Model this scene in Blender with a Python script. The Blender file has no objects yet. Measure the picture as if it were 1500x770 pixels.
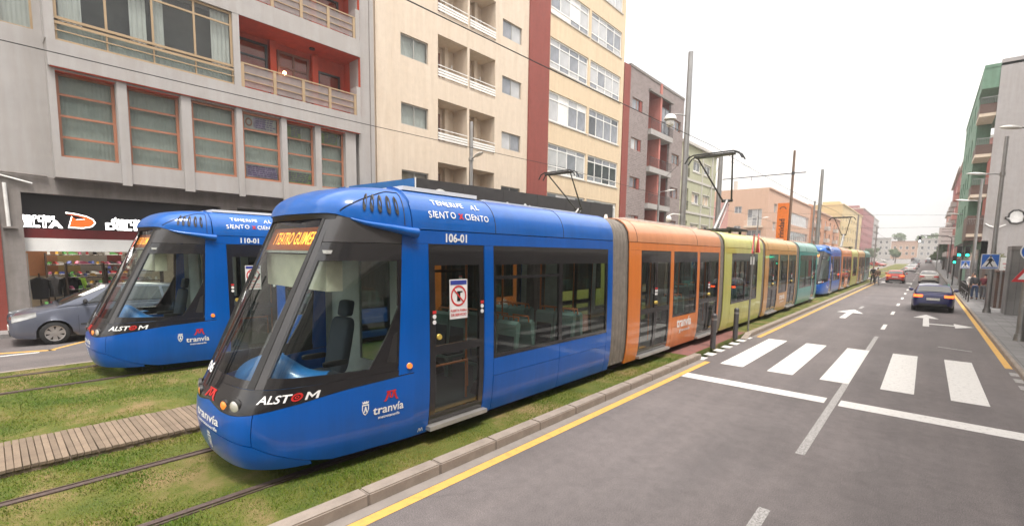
import bpy, bmesh, math, random
from mathutils import Vector, Matrix, noise
random.seed(11)
R = math.radians
scene = bpy.context.scene
COL = scene.collection
PI = math.pi

# ------------------------------------------------------------------ camera
YAW, PIT, ROL = .725286, .100843, .0148584
CAMH = 2.73
def cam_axes():
    cy, sy = math.cos(YAW), math.sin(YAW)
    f = Vector((-sy*math.cos(PIT), cy*math.cos(PIT), -math.sin(PIT)))
    r = Vector((cy, sy, 0)); u = r.cross(f)
    return math.cos(ROL)*r+math.sin(ROL)*u, -math.sin(ROL)*r+math.cos(ROL)*u, f
_r, _u, _f = cam_axes()
cd = bpy.data.cameras.new('camera'); cam = bpy.data.objects.new('camera', cd); COL.objects.link(cam)
cam.matrix_world = Matrix(((_r.x, _u.x, -_f.x, 0), (_r.y, _u.y, -_f.y, 0), (_r.z, _u.z, -_f.z, CAMH), (0, 0, 0, 1)))
cd.sensor_width = 36; cd.lens = 681.68/1500*36; cd.shift_y = (439.28-385)/1500
cd.dof.use_dof = True; cd.dof.focus_distance = 6.5; cd.dof.aperture_fstop = 2.0
cd.clip_start = .05; cd.clip_end = 6000
scene.camera = cam

# ------------------------------------------------------------------ sky, sun, exposure
SUN_EL, SUN_ROT = R(68), R(118)
w = bpy.data.worlds.new('World'); scene.world = w; w.use_nodes = True
nt = w.node_tree; nt.nodes.clear()
out = nt.nodes.new('ShaderNodeOutputWorld'); bg = nt.nodes.new('ShaderNodeBackground')
sky = nt.nodes.new('ShaderNodeTexSky'); sky.sky_type = 'NISHITA'; sky.sun_disc = False
sky.sun_elevation = SUN_EL; sky.sun_rotation = SUN_ROT; sky.air_density = 1.4; sky.dust_density = 4; sky.ozone_density = 1
# overcast: standard cloud-cover brightness (three times brighter overhead than at the horizon), broken by soft cloud, over the clear sky
tc = nt.nodes.new('ShaderNodeTexCoord'); mp = nt.nodes.new('ShaderNodeMapping'); mp.inputs['Scale'].default_value = (1, 1, 2.8)
nz = nt.nodes.new('ShaderNodeTexNoise'); nz.inputs['Scale'].default_value = 2.1; nz.inputs['Detail'].default_value = 7; nz.inputs['Roughness'].default_value = .55
rp = nt.nodes.new('ShaderNodeValToRGB'); rp.color_ramp.elements[0].position = .34; rp.color_ramp.elements[0].color = (.56, .585, .625, 1); rp.color_ramp.elements[1].position = .60; rp.color_ramp.elements[1].color = (1.06, 1.0, .93, 1)
sx_ = nt.nodes.new('ShaderNodeSeparateXYZ'); mr = nt.nodes.new('ShaderNodeMapRange'); mr.inputs['To Min'].default_value = 1/3; mr.inputs['To Max'].default_value = 1
vm = nt.nodes.new('ShaderNodeVectorMath'); vm.operation = 'SCALE'; v2 = nt.nodes.new('ShaderNodeVectorMath'); v2.operation = 'SCALE'; v2.inputs['Scale'].default_value = 12.9
mx = nt.nodes.new('ShaderNodeMixRGB'); mx.inputs[0].default_value = .94
nt.links.new(tc.outputs['Generated'], mp.inputs[0]); nt.links.new(mp.outputs[0], nz.inputs['Vector']); nt.links.new(nz.outputs['Fac'], rp.inputs[0])
nt.links.new(tc.outputs['Generated'], sx_.inputs[0]); nt.links.new(sx_.outputs['Z'], mr.inputs['Value']); nt.links.new(rp.outputs[0], vm.inputs[0]); nt.links.new(mr.outputs[0], vm.inputs['Scale']); nt.links.new(vm.outputs[0], v2.inputs[0])
nt.links.new(sky.outputs[0], mx.inputs[1]); nt.links.new(v2.outputs[0], mx.inputs[2]); nt.links.new(mx.outputs[0], bg.inputs[0]); nt.links.new(bg.outputs[0], out.inputs[0])
bg.inputs[1].default_value = .1
sd = bpy.data.lights.new('sun', 'SUN'); sd.energy = 1.5; sd.angle = R(14); sd.color = (1, .95, .90)
so = bpy.data.objects.new('sun', sd); COL.objects.link(so)
sv = Vector((math.sin(SUN_ROT)*math.cos(SUN_EL), math.cos(SUN_ROT)*math.cos(SUN_EL), math.sin(SUN_EL)))
so.rotation_euler = sv.to_track_quat('Z', 'Y').to_euler(); so.location = (10, -10, 40)
scene.view_settings.view_transform = 'Standard'; scene.view_settings.look = 'None'
scene.view_settings.exposure = 1.62; scene.view_settings.gamma = 1; scene.view_settings.use_curve_mapping = False
scene.render.engine = 'CYCLES'; scene.cycles.max_bounces = 10; scene.cycles.transparent_max_bounces = 24

# ------------------------------------------------------------------ materials
MATS = {}
def mat(name, col, rough=.6, metal=0, var=.12, vscale=3, bump=0, bscale=60, coat=0, emit=0, spec=.5, col2=None, stain=0, alpha=None):
    if name in MATS: return MATS[name]
    m = bpy.data.materials.new(name); m.use_nodes = True; n = m.node_tree; b = n.nodes['Principled BSDF']
    b.inputs['Roughness'].default_value = rough; b.inputs['Metallic'].default_value = metal
    b.inputs['Coat Weight'].default_value = coat; b.inputs['Coat Roughness'].default_value = .06
    b.inputs['Specular IOR Level'].default_value = spec
    t = n.nodes.new('ShaderNodeTexCoord')
    no = n.nodes.new('ShaderNodeTexNoise'); no.inputs['Scale'].default_value = vscale; no.inputs['Detail'].default_value = 7; no.inputs['Roughness'].default_value = .65
    n.links.new(t.outputs['Object'], no.inputs['Vector'])
    r = n.nodes.new('ShaderNodeValToRGB'); e = r.color_ramp.elements
    a = tuple(max(0, c*(1-var)) for c in col); c2 = col2 or tuple(min(1, c*(1+var)) for c in col)
    e[0].position = .35; e[0].color = (*a, 1); e[1].position = .65; e[1].color = (*c2, 1)
    n.links.new(no.outputs['Fac'], r.inputs[0]); src = r.outputs[0]
    if stain:   # rain streaks and grime: noise stretched down the wall
        mp = n.nodes.new('ShaderNodeMapping'); mp.inputs['Scale'].default_value = (2.2, 2.2, .22)
        n2 = n.nodes.new('ShaderNodeTexNoise'); n2.inputs['Scale'].default_value = 1.6; n2.inputs['Detail'].default_value = 8; n2.inputs['Roughness'].default_value = .7
        n.links.new(t.outputs['Object'], mp.inputs[0]); n.links.new(mp.outputs[0], n2.inputs['Vector'])
        r2 = n.nodes.new('ShaderNodeValToRGB'); r2.color_ramp.elements[0].position = .38; r2.color_ramp.elements[1].position = .7
        r2.color_ramp.elements[0].color = (1, 1, 1, 1); k = 1-stain; r2.color_ramp.elements[1].color = (k, k*.97, k*.93, 1)
        mm = n.nodes.new('ShaderNodeMixRGB'); mm.blend_type = 'MULTIPLY'; mm.inputs[0].default_value = 1
        n.links.new(n2.outputs['Fac'], r2.inputs[0]); n.links.new(src, mm.inputs[1]); n.links.new(r2.outputs[0], mm.inputs[2]); src = mm.outputs[0]
    n.links.new(src, b.inputs['Base Color'])
    if bump:
        nb = n.nodes.new('ShaderNodeTexNoise'); nb.inputs['Scale'].default_value = bscale; nb.inputs['Detail'].default_value = 5
        bp = n.nodes.new('ShaderNodeBump'); bp.inputs['Strength'].default_value = bump; bp.inputs['Distance'].default_value = .02
        n.links.new(t.outputs['Object'], nb.inputs['Vector']); n.links.new(nb.outputs['Fac'], bp.inputs['Height']); n.links.new(bp.outputs[0], b.inputs['Normal'])
    if alpha: b.inputs['Alpha'].default_value = alpha
    if emit:
        b.inputs['Emission Color'].default_value = (*col, 1); b.inputs['Emission Strength'].default_value = emit
    MATS[name] = m; return m

def glass(name, tint, refl=1.0, rough=.02, ior=1.5):
    m = bpy.data.materials.new(name); m.use_nodes = True; n = m.node_tree; n.nodes.clear()
    o = n.nodes.new('ShaderNodeOutputMaterial'); t = n.nodes.new('ShaderNodeBsdfTransparent'); g = n.nodes.new('ShaderNodeBsdfGlossy')
    t.inputs[0].default_value = (*tint, 1); g.inputs['Roughness'].default_value = rough; g.inputs[0].default_value = (refl, refl, refl, 1)
    f = n.nodes.new('ShaderNodeFresnel'); ge = n.nodes.new('ShaderNodeNewGeometry'); mr = n.nodes.new('ShaderNodeMapRange')   # same reflectance from both sides of the sheet
    mr.inputs['To Min'].default_value = ior; mr.inputs['To Max'].default_value = 1/ior; n.links.new(ge.outputs['Backfacing'], mr.inputs['Value']); n.links.new(mr.outputs[0], f.inputs[0])
    x = n.nodes.new('ShaderNodeMixShader'); n.links.new(f.outputs[0], x.inputs[0]); n.links.new(t.outputs[0], x.inputs[1]); n.links.new(g.outputs[0], x.inputs[2]); n.links.new(x.outputs[0], o.inputs[0])
    MATS[name] = m; return m
def masked(name, ca, cb, scale, lo, hi, rough=.8, detail=10, bump=.3, bscale=250, scale2=None, distort=0):
    """two-tone worn surface: paint over asphalt, rust over steel"""
    m = bpy.data.materials.new(name); m.use_nodes = True; n = m.node_tree; b = n.nodes['Principled BSDF']; b.inputs['Roughness'].default_value = rough
    t = n.nodes.new('ShaderNodeTexCoord'); no = n.nodes.new('ShaderNodeTexNoise'); no.inputs['Scale'].default_value = scale; no.inputs['Detail'].default_value = detail; no.inputs['Roughness'].default_value = .7; no.inputs['Distortion'].default_value = distort
    r = n.nodes.new('ShaderNodeValToRGB'); e = r.color_ramp.elements; e[0].position = lo; e[0].color = (*ca, 1); e[1].position = hi; e[1].color = (*cb, 1)
    n.links.new(t.outputs['Object'], no.inputs['Vector']); n.links.new(no.outputs['Fac'], r.inputs[0]); n.links.new(r.outputs[0], b.inputs['Base Color'])
    if bump:
        nb = n.nodes.new('ShaderNodeTexNoise'); nb.inputs['Scale'].default_value = bscale; nb.inputs['Detail'].default_value = 3
        bp = n.nodes.new('ShaderNodeBump'); bp.inputs['Strength'].default_value = bump; bp.inputs['Distance'].default_value = .01
        n.links.new(t.outputs['Object'], nb.inputs['Vector']); n.links.new(nb.outputs['Fac'], bp.inputs['Height']); n.links.new(bp.outputs[0], b.inputs['Normal'])
    MATS[name] = m; return m
def asphalt(name, base, patch):
    m = bpy.data.materials.new(name); m.use_nodes = True; n = m.node_tree; b = n.nodes['Principled BSDF']; b.inputs['Roughness'].default_value = .82; b.inputs['Specular IOR Level'].default_value = .35
    t = n.nodes.new('ShaderNodeTexCoord')
    def nz(s, d, sc=(1, 1, 1), ro=.6):
        mp = n.nodes.new('ShaderNodeMapping'); mp.inputs['Scale'].default_value = sc
        k = n.nodes.new('ShaderNodeTexNoise'); k.inputs['Scale'].default_value = s; k.inputs['Detail'].default_value = d; k.inputs['Roughness'].default_value = ro
        n.links.new(t.outputs['Object'], mp.inputs[0]); n.links.new(mp.outputs[0], k.inputs['Vector']); return k.outputs['Fac']
    def ramp(src, p0, c0, p1, c1):
        r = n.nodes.new('ShaderNodeValToRGB'); e = r.color_ramp.elements; e[0].position = p0; e[0].color = (*c0, 1); e[1].position = p1; e[1].color = (*c1, 1); n.links.new(src, r.inputs[0]); return r.outputs[0]
    def mix(a, c, f, mode='MULTIPLY'):
        k = n.nodes.new('ShaderNodeMixRGB'); k.blend_type = mode; n.links.new(a, k.inputs[1]); n.links.new(c, k.inputs[2])
        if isinstance(f, float): k.inputs[0].default_value = f
        else: n.links.new(f, k.inputs[0])
        return k.outputs[0]
    c = ramp(nz(.45, 6), .3, base, .7, patch)                                   # old and newer asphalt
    c = mix(c, ramp(nz(1.0, 5, (1.4, .10, 1)), .3, (.82, .82, .82), .7, (1.12, 1.1, 1.08)), 1.0)   # wheel tracks along the street
    c = mix(c, ramp(nz(6, 6, ro=.7), .32, (.88, .88, .88), .68, (1.10, 1.10, 1.10)), 1.0)              # blotches
    c = mix(c, ramp(nz(85, 4, ro=.75), .36, (.55, .55, .55), .64, (1.42, 1.42, 1.42)), 1.0)             # grit
    v = n.nodes.new('ShaderNodeTexVoronoi'); v.feature = 'DISTANCE_TO_EDGE'; v.inputs['Scale'].default_value = .42
    wn = n.nodes.new('ShaderNodeTexNoise'); wn.inputs['Scale'].default_value = 1.3; wn.inputs['Detail'].default_value = 6
    va = n.nodes.new('ShaderNodeMixRGB'); va.inputs[0].default_value = .35; n.links.new(t.outputs['Object'], va.inputs[1]); n.links.new(wn.outputs['Color'], va.inputs[2]); n.links.new(t.outputs['Object'], wn.inputs['Vector']); n.links.new(va.outputs[0], v.inputs['Vector'])
    cr = ramp(v.outputs['Distance'], .002, (.85, .85, .85), .007, (1, 1, 1))
    c = mix(c, cr, ramp(nz(.23, 3), .5, (0, 0, 0), .62, (1, 1, 1)))              # cracks, here and there
    sp = n.nodes.new('ShaderNodeTexVoronoi'); sp.inputs['Scale'].default_value = 2.6; n.links.new(t.outputs['Object'], sp.inputs['Vector'])
    c = mix(c, ramp(sp.outputs['Distance'], .018, (3.0, 3.0, 2.9), .04, (1, 1, 1)), ramp(nz(.9, 3), .5, (0, 0, 0), .58, (1, 1, 1)))   # trodden gum spots
    n.links.new(c, b.inputs['Base Color'])
    bp = n.nodes.new('ShaderNodeBump'); bp.inputs['Strength'].default_value = .35; bp.inputs['Distance'].default_value = .006; n.links.new(nz(260, 3), bp.inputs['Height']); n.links.new(bp.outputs[0], b.inputs['Normal'])
    MATS[name] = m; return m

asphalt('asphalt', (.118, .104, .103), (.158, .140, .139)); asphalt('asphalt_far', (.12, .107, .105), (.15, .135, .133))
ROADC = (.11, .10, .097)
masked('paint_white', (.60, .58, .555), (.30, .28, .275), 13, .53, .72)
masked('paint_grey', (.40, .385, .37), (.16, .15, .145), 45, .42, .62)
masked('paint_yellow', (.58, .335, .08), (.34, .21, .08), 10, .50, .76)
masked('kerb_concrete', (.30, .25, .21), (.215, .178, .15), 5, .35, .7, rough=.85, bump=.4, bscale=140)
masked('paving', (.25, .235, .225), (.17, .16, .155), 3, .35, .7, rough=.85)
masked('paving_light', (.24, .21, .19), (.18, .16, .145), 3, .35, .7, rough=.85)
masked('paving_red', (.22, .085, .07), (.15, .075, .065), 6, .35, .7, rough=.85)
masked('rust_steel', (.06, .038, .032), (.11, .078, .068), 14, .35, .7, rough=.6)
masked('plank_wood', (.29, .215, .165), (.195, .14, .105), 6, .3, .7, rough=.8, bump=.5, bscale=90)
mat('bolt_steel', (.3, .28, .26), .4, 1)
mat('dark_gap', (.02, .018, .017), .9)
# plaster and paint of the houses
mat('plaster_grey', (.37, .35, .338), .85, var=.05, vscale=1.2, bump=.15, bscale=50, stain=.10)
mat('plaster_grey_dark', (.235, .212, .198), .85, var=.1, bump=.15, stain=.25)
mat('plaster_cream', (.62, .52, .415), .85, var=.04, bump=.12, bscale=40, stain=.12)
mat('plaster_yellow', (.63, .50, .345), .85, var=.04, bump=.12, stain=.12)
mat('paint_orange_red', (.50, .075, .034), .75, var=.08, stain=.15)
mat('paint_brick_red', (.235, .05, .037), .8, var=.06, stain=.15)
mat('sage', (.40, .40, .28), .85, var=.05, stain=.15); mat('offwhite', (.50, .475, .445), .8, var=.05, stain=.15)
mat('peach', (.55, .36, .26), .85, var=.05, stain=.1); mat('pink', (.52, .28, .25), .85, var=.05, stain=.1)
mat('lilac', (.42, .36, .55), .85, var=.05); mat('orange_wall', (.50, .24, .13), .85, var=.05, stain=.1)
mat('yellow_wall', (.55, .42, .20), .85, var=.05, stain=.1); mat('crimson_wall', (.27, .075, .075), .85, var=.06, stain=.1)
mat('green_wall', (.13, .235, .165), .8, var=.08, stain=.2); mat('brown_panel', (.11, .065, .05), .7)
mat('party_wall', (.36, .34, .335), .9, var=.05, stain=.12, bump=.2); mat('salmon_wall', (.48, .17, .14), .85, var=.06, stain=.1)
mat('roof_tile', (.33, .13, .07), .8); mat('roof_grey', (.3, .28, .26), .9)
mat('frame_gold', (.36, .255, .15), .4, .25, var=.06); mat('frame_brown', (.36, .15, .085), .5, var=.08)
mat('frame_white', (.74, .73, .70), .45, var=.04); mat('frame_dark', (.03, .026, .025), .4); mat('frame_alu', (.42, .40, .37), .35, .6)
mat('curtain_white', (.72, .70, .68), .9, var=.05); mat('curtain_green', (.55, .58, .55), .85, var=.08); mat('curtain_beige', (.55, .43, .33), .9)
mat('room_dark', (.035, .032, .03), .9); mat('room_grey', (.12, .115, .11), .9); mat('door_wood', (.16, .06, .035), .45)
mat('stone_dark', (.10, .09, .085), .6, bump=.2); mat('metal_pole', (.33, .325, .32), .42, .75, var=.08, stain=.15)
mat('pole_bronze', (.18, .115, .075), .5, .4, var=.12); mat('metal_dark', (.05, .048, .047), .5, .3); mat('black', (.012, .012, .013), .45)
mat('rubber', (.018, .018, .018), .85, bump=.1); mat('lamp_white', (.72, .71, .68), .35); mat('wire', (.012, .012, .012), .6)
mat('leaf', (.05, .10, .022), .65, var=.4, vscale=2, col2=(.10, .15, .04)); mat('leaf_olive', (.09, .10, .03), .65, var=.4, col2=(.16, .15, .06)); mat('bark', (.10, .07, .05), .9, bump=.4)
glass('window_glass', (.62, .66, .64), .9); glass('tram_glass', (.46, .52, .49), 1.0, .01, 1.6); glass('cab_glass', (.80, .87, .84), 1.0, .01, 1.6); mat('rail_glass', (.26, .225, .21), .25, alpha=.75); glass('shop_glass', (.9, .92, .9), .9)
mat('pane_dark', (.05, .055, .06), .05, spec=.8, var=.3, vscale=1.2); mat('pane_grey', (.20, .21, .23), .05, spec=.8, var=.25, vscale=1.2); mat('pane_pale', (.42, .42, .42), .08, spec=.7, var=.15, vscale=1)
mat('car_glass', (.02, .023, .026), .04, spec=.9, var=.1)

def brickmat(name, c1, c2, mo, scale):
    m = bpy.data.materials.new(name); m.use_nodes = True; n = m.node_tree; b = n.nodes['Principled BSDF']; b.inputs['Roughness'].default_value = .85
    t = n.nodes.new('ShaderNodeTexCoord'); s = n.nodes.new('ShaderNodeSeparateXYZ'); c = n.nodes.new('ShaderNodeCombineXYZ'); k = n.nodes.new('ShaderNodeTexBrick')
    n.links.new(t.outputs['Object'], s.inputs[0]); n.links.new(s.outputs['Y'], c.inputs['X']); n.links.new(s.outputs['Z'], c.inputs['Y']); n.links.new(c.outputs[0], k.inputs['Vector'])
    k.inputs['Color1'].default_value = (*c1, 1); k.inputs['Color2'].default_value = (*c2, 1); k.inputs['Mortar'].default_value = (*mo, 1); k.inputs['Scale'].default_value = scale; k.inputs['Mortar Size'].default_value = .03
    n.links.new(k.outputs['Color'], b.inputs['Base Color']); MATS[name] = m; return m
brickmat('brick_grey', (.165, .125, .12), (.25, .20, .19), (.30, .26, .245), 1.6)

# ------------------------------------------------------------------ mesh helpers
class MB:
    def __init__(s): s.v = []; s.f = []; s.m = []; s.k = 0
    def add(s, vs, fs):
        o = len(s.v); s.v += [tuple(q) for q in vs]; s.f += [tuple(i+o for i in q) for q in fs]; s.m += [s.k]*len(fs); return s
    def mt(s, k): s.k = k; return s
    def box(s, x0, x1, y0, y1, z0, z1):
        return s.add([(x0, y0, z0), (x1, y0, z0), (x1, y1, z0), (x0, y1, z0), (x0, y0, z1), (x1, y0, z1), (x1, y1, z1), (x0, y1, z1)],
                     [(0, 3, 2, 1), (4, 5, 6, 7), (0, 1, 5, 4), (1, 2, 6, 5), (2, 3, 7, 6), (3, 0, 4, 7)])
    def quad(s, *p): return s.add(p, [tuple(range(len(p)))])
    def prism(s, pts, fn, d0, d1):
        n = len(pts); vs = [fn(a, b, d0) for a, b in pts]+[fn(a, b, d1) for a, b in pts]
        return s.add(vs, [tuple(range(n))[::-1], tuple(range(n, 2*n))]+[(i, (i+1) % n, n+(i+1) % n, n+i) for i in range(n)])
    def cyl(s, p0, p1, r0, r1=None, n=10, cap=True):
        r1 = r0 if r1 is None else r1; p0 = Vector(p0); p1 = Vector(p1); d = (p1-p0).normalized()
        a = d.orthogonal().normalized(); b = d.cross(a)
        ring = lambda p, r: [p+(a*math.cos(2*PI*i/n)+b*math.sin(2*PI*i/n))*r for i in range(n)]
        fs = [(i, (i+1) % n, n+(i+1) % n, n+i) for i in range(n)]
        if cap: fs += [tuple(range(n))[::-1], tuple(range(n, 2*n))]
        return s.add(ring(p0, r0)+ring(p1, r1), fs)
    def tube(s, pts, r, n=6):
        pts = [Vector(p) for p in pts]; vs = []; N = len(pts); a = None
        for i, p in enumerate(pts):
            d = (pts[min(i+1, N-1)]-pts[max(i-1, 0)]).normalized()
            if a is None: a = d.orthogonal().normalized()
            a = (a-d*a.dot(d)).normalized(); b = d.cross(a); rr = r[i] if isinstance(r, (list, tuple)) else r
            vs += [p+(a*math.cos(2*PI*k/n)+b*math.sin(2*PI*k/n))*rr for k in range(n)]
        fs = [(i*n+k, i*n+(k+1) % n, (i+1)*n+(k+1) % n, (i+1)*n+k) for i in range(N-1) for k in range(n)]
        return s.add(vs, fs+[tuple(range(n))[::-1], tuple(range((N-1)*n, N*n))])
    def grid(s, f, nu, nv, flip=False):
        vs = [f(i/nu, j/nv) for i in range(nu+1) for j in range(nv+1)]; q = lambda i, j: i*(nv+1)+j
        fs = [(q(i, j), q(i+1, j), q(i+1, j+1), q(i, j+1)) for i in range(nu) for j in range(nv)]
        if flip: fs = [t[::-1] for t in fs]
        return s.add(vs, fs)
    def thick(s, f, nu, nv, th, out=0, mirror=False, back=True, inner=None):
        """curved plate: f(u,v) outer face, moved out by `out`, th thick inward; normal points away from the axis x=0"""
        def nrm(u, v):
            e = 1e-3; u0, u1, v0, v1 = max(u-e, 0), min(u+e, 1), max(v-e, 0), min(v+e, 1)
            n = (Vector(f(u1, v))-Vector(f(u0, v))).cross(Vector(f(u, v1))-Vector(f(u, v0)))
            return n.normalized() if n.length > 1e-12 else Vector((1, 0, 0))
        sg = 1
        n0 = nrm(.5, .5); c = Vector(f(.5, .5))
        if n0.dot(Vector((c.x, c.y-2.5 if c.y < 2.2 else 0, (c.z-1.8)*.3))) < 0: sg = -1
        A = []; Bk = []
        for i in range(nu+1):
            for j in range(nv+1):
                p = Vector(f(i/nu, j/nv)); n = nrm(i/nu, j/nv)*sg
                A.append(p+n*out); Bk.append(p+n*(out-th))
        sx = -1 if mirror else 1
        A = [(p.x*sx, p.y, p.z) for p in A]; Bk = [(p.x*sx, p.y, p.z) for p in Bk]
        q = lambda i, j: i*(nv+1)+j; M = len(A)
        fs = [(q(i, j), q(i+1, j), q(i+1, j+1), q(i, j+1)) for i in range(nu) for j in range(nv)]
        fl = (sg < 0) != mirror
        if fl: fs = [t[::-1] for t in fs]
        if back:
            fs += [tuple(M+k for k in t[::-1]) for t in fs]
            per = [q(i, 0) for i in range(nu)]+[q(nu, j) for j in range(nv)]+[q(i, nv) for i in range(nu, 0, -1)]+[q(0, j) for j in range(nv, 0, -1)]
            for a, b in zip(per, per[1:]+per[:1]):
                e = (a, M+a, M+b, b); fs.append(e[::-1] if fl else e)
            n0 = len(s.m); s.add(A+Bk, fs)
            if inner is not None: s.m[n0+nu*nv:n0+2*nu*nv] = [inner]*(nu*nv)
            return s
        return s.add(A, fs)
    def mesh(s, name, mats, smooth=None):
        me = bpy.data.meshes.new(name); me.from_pydata(s.v, [], s.f)
        for m in (mats if isinstance(mats, (list, tuple)) else [mats]): me.materials.append(MATS[m] if isinstance(m, str) else m)
        if any(s.m): me.polygons.foreach_set('material_index', s.m)
        if smooth:
            me.polygons.foreach_set('use_smooth', [True]*len(me.polygons)); me.set_sharp_from_angle(angle=R(smooth))
        me.update(); return me
    def build(s, name, mats, parent=None, smooth=None):
        return put(name, s.mesh(name, mats, smooth), parent)
def put(name, me, parent=None, loc=None, rot=None):
    o = bpy.data.objects.new(name, me); COL.objects.link(o)
    if parent: o.parent = parent
    if loc: o.location = loc
    if rot: o.rotation_euler = rot
    return o
def tag(o, label, cat, group=None):
    o['label'] = label; o['category'] = cat
    if group: o['group'] = group
    return o
def thing(name, label, cat, loc=(0, 0, 0), rz=0, group=None):
    o = put(name, None, None, loc, (0, 0, rz)); o.empty_display_size = .2
    return tag(o, label, cat, group)
def struct(o): o['kind'] = 'structure'; return o
def copy_tree(o, parent=None):
    c = o.copy(); COL.objects.link(c); c.parent = parent
    for ch in list(o.children): copy_tree(ch, c)
    return c
TXT = {}
def text2d(s, size=1, bold=.012, spacing=1.0, shear=0):
    k = (s, size, bold, spacing, shear)
    if k not in TXT:
        cu = bpy.data.curves.new('t', 'FONT'); cu.body = s; cu.size = size; cu.offset = bold*size; cu.space_character = spacing; cu.shear = shear; cu.resolution_u = 3; cu.align_x = 'CENTER'
        o = bpy.data.objects.new('t', cu); COL.objects.link(o)
        me = bpy.data.meshes.new_from_object(o.evaluated_get(bpy.context.evaluated_depsgraph_get()))
        TXT[k] = ([(v.co.x, v.co.y) for v in me.vertices], [tuple(p.vertices) for p in me.polygons])
        bpy.data.objects.remove(o); bpy.data.curves.remove(cu); bpy.data.meshes.remove(me)
    return TXT[k]
def lettering(mb, s, fn, size=1, bold=.012, spacing=1.0, shear=0):
    vs, fs = text2d(s, size, bold, spacing, shear); return mb.add([fn(a, b) for a, b in vs], fs)
def tz(y):   # the street is level, then climbs gently towards the far end
    return 0 if y < 80 else 1.2*((y-80)/163)**2
# ------------------------------------------------------------------ ground, roads, kerbs, markings
def tz(y):
    return 0 if y < 80 else 1.2*((min(y, 450)-80)/163)**2
def ysteps(y0, y1):
    ys = [y0]; y = y0
    while y < y1-1e-6:
        y = min(y1, y+(14 if y >= 66 else 14)); ys.append(y)
    return ys
def strip(name, x0, x1, y0, y1, dz, m, parent=None):
    mb = MB(); ys = ysteps(y0, y1)
    for a, b in zip(ys, ys[1:]): mb.quad((x0, a, tz(a)+dz), (x1, a, tz(a)+dz), (x1, b, tz(b)+dz), (x0, b, tz(b)+dz))
    return mb.build(name, m, parent)
def slab(name, x0, x1, y0, y1, top, m, parent=None, bot=-.15):
    mb = MB(); ys = ysteps(y0, y1)
    for a, b in zip(ys, ys[1:]):
        A, B_ = tz(a)+top, tz(b)+top; C, D = tz(a)+bot, tz(b)+bot
        mb.add([(x0, a, A), (x1, a, A), (x1, b, B_), (x0, b, B_), (x0, a, C), (x1, a, C), (x1, b, D), (x0, b, D)], [(0, 1, 2, 3), (1, 5, 6, 2), (0, 3, 7, 4)])
    mb.quad((x0, y0, tz(y0)+bot), (x1, y0, tz(y0)+bot), (x1, y0, tz(y0)+top), (x0, y0, tz(y0)+top))
    return mb.build(name, m, parent)
def tilemat(name, c1, c2, mo, scale, ax='XY'):
    m = bpy.data.materials.new(name); m.use_nodes = True; n = m.node_tree; b = n.nodes['Principled BSDF']; b.inputs['Roughness'].default_value = .8
    t = n.nodes.new('ShaderNodeTexCoord'); k = n.nodes.new('ShaderNodeTexBrick'); k.offset = 0; n.links.new(t.outputs['Object'], k.inputs['Vector'])
    k.inputs['Color1'].default_value = (*c1, 1); k.inputs['Color2'].default_value = (*c2, 1); k.inputs['Mortar'].default_value = (*mo, 1); k.inputs['Scale'].default_value = scale; k.inputs['Mortar Size'].default_value = .012; k.inputs['Brick Width'].default_value = .5; k.inputs['Row Height'].default_value = .5
    no = n.nodes.new('ShaderNodeTexNoise'); no.inputs['Scale'].default_value = .7; no.inputs['Detail'].default_value = 8; n.links.new(t.outputs['Object'], no.inputs['Vector'])
    r = n.nodes.new('ShaderNodeValToRGB'); r.color_ramp.elements[0].position = .35; r.color_ramp.elements[0].color = (.72, .72, .72, 1); r.color_ramp.elements[1].position = .65; r.color_ramp.elements[1].color = (1.1, 1.1, 1.1, 1); n.links.new(no.outputs['Fac'], r.inputs[0])
    mx = n.nodes.new('ShaderNodeMixRGB'); mx.blend_type = 'MULTIPLY'; mx.inputs[0].default_value = 1; n.links.new(k.outputs['Color'], mx.inputs[1]); n.links.new(r.outputs[0], mx.inputs[2]); n.links.new(mx.outputs[0], b.inputs['Base Color']); MATS[name] = m
tilemat('pavement_tile', (.235, .225, .22), (.20, .192, .19), (.12, .115, .11), 1.25)

mb = MB()
ys = [-90, 0, 80, 110, 150, 200, 260, 330, 400, 450, 900, 2600]
for a, b in zip(ys, ys[1:]): mb.quad((-1400, a, tz(a)-.14), (1400, a, tz(a)-.14), (1400, b, tz(b)-.14), (-1400, b, tz(b)-.14))
struct(mb.build('ground', 'paving'))
road = struct(strip('road', -4.285, 1.86, -14, 318, 0, 'asphalt'))
far_road = struct(strip('side_road', -20.1, -14.16, -40, 318, 0, 'asphalt_far'))
struct(slab('pavement', 1.95, 9, -14, 318, .11, 'pavement_tile'))
struct(slab('pavement', -21.2, -20.1, -40, 318, .13, 'paving'))
struct(slab('pavement', -60, -21.2, 63.2, 89, .125, 'paving'))
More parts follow.
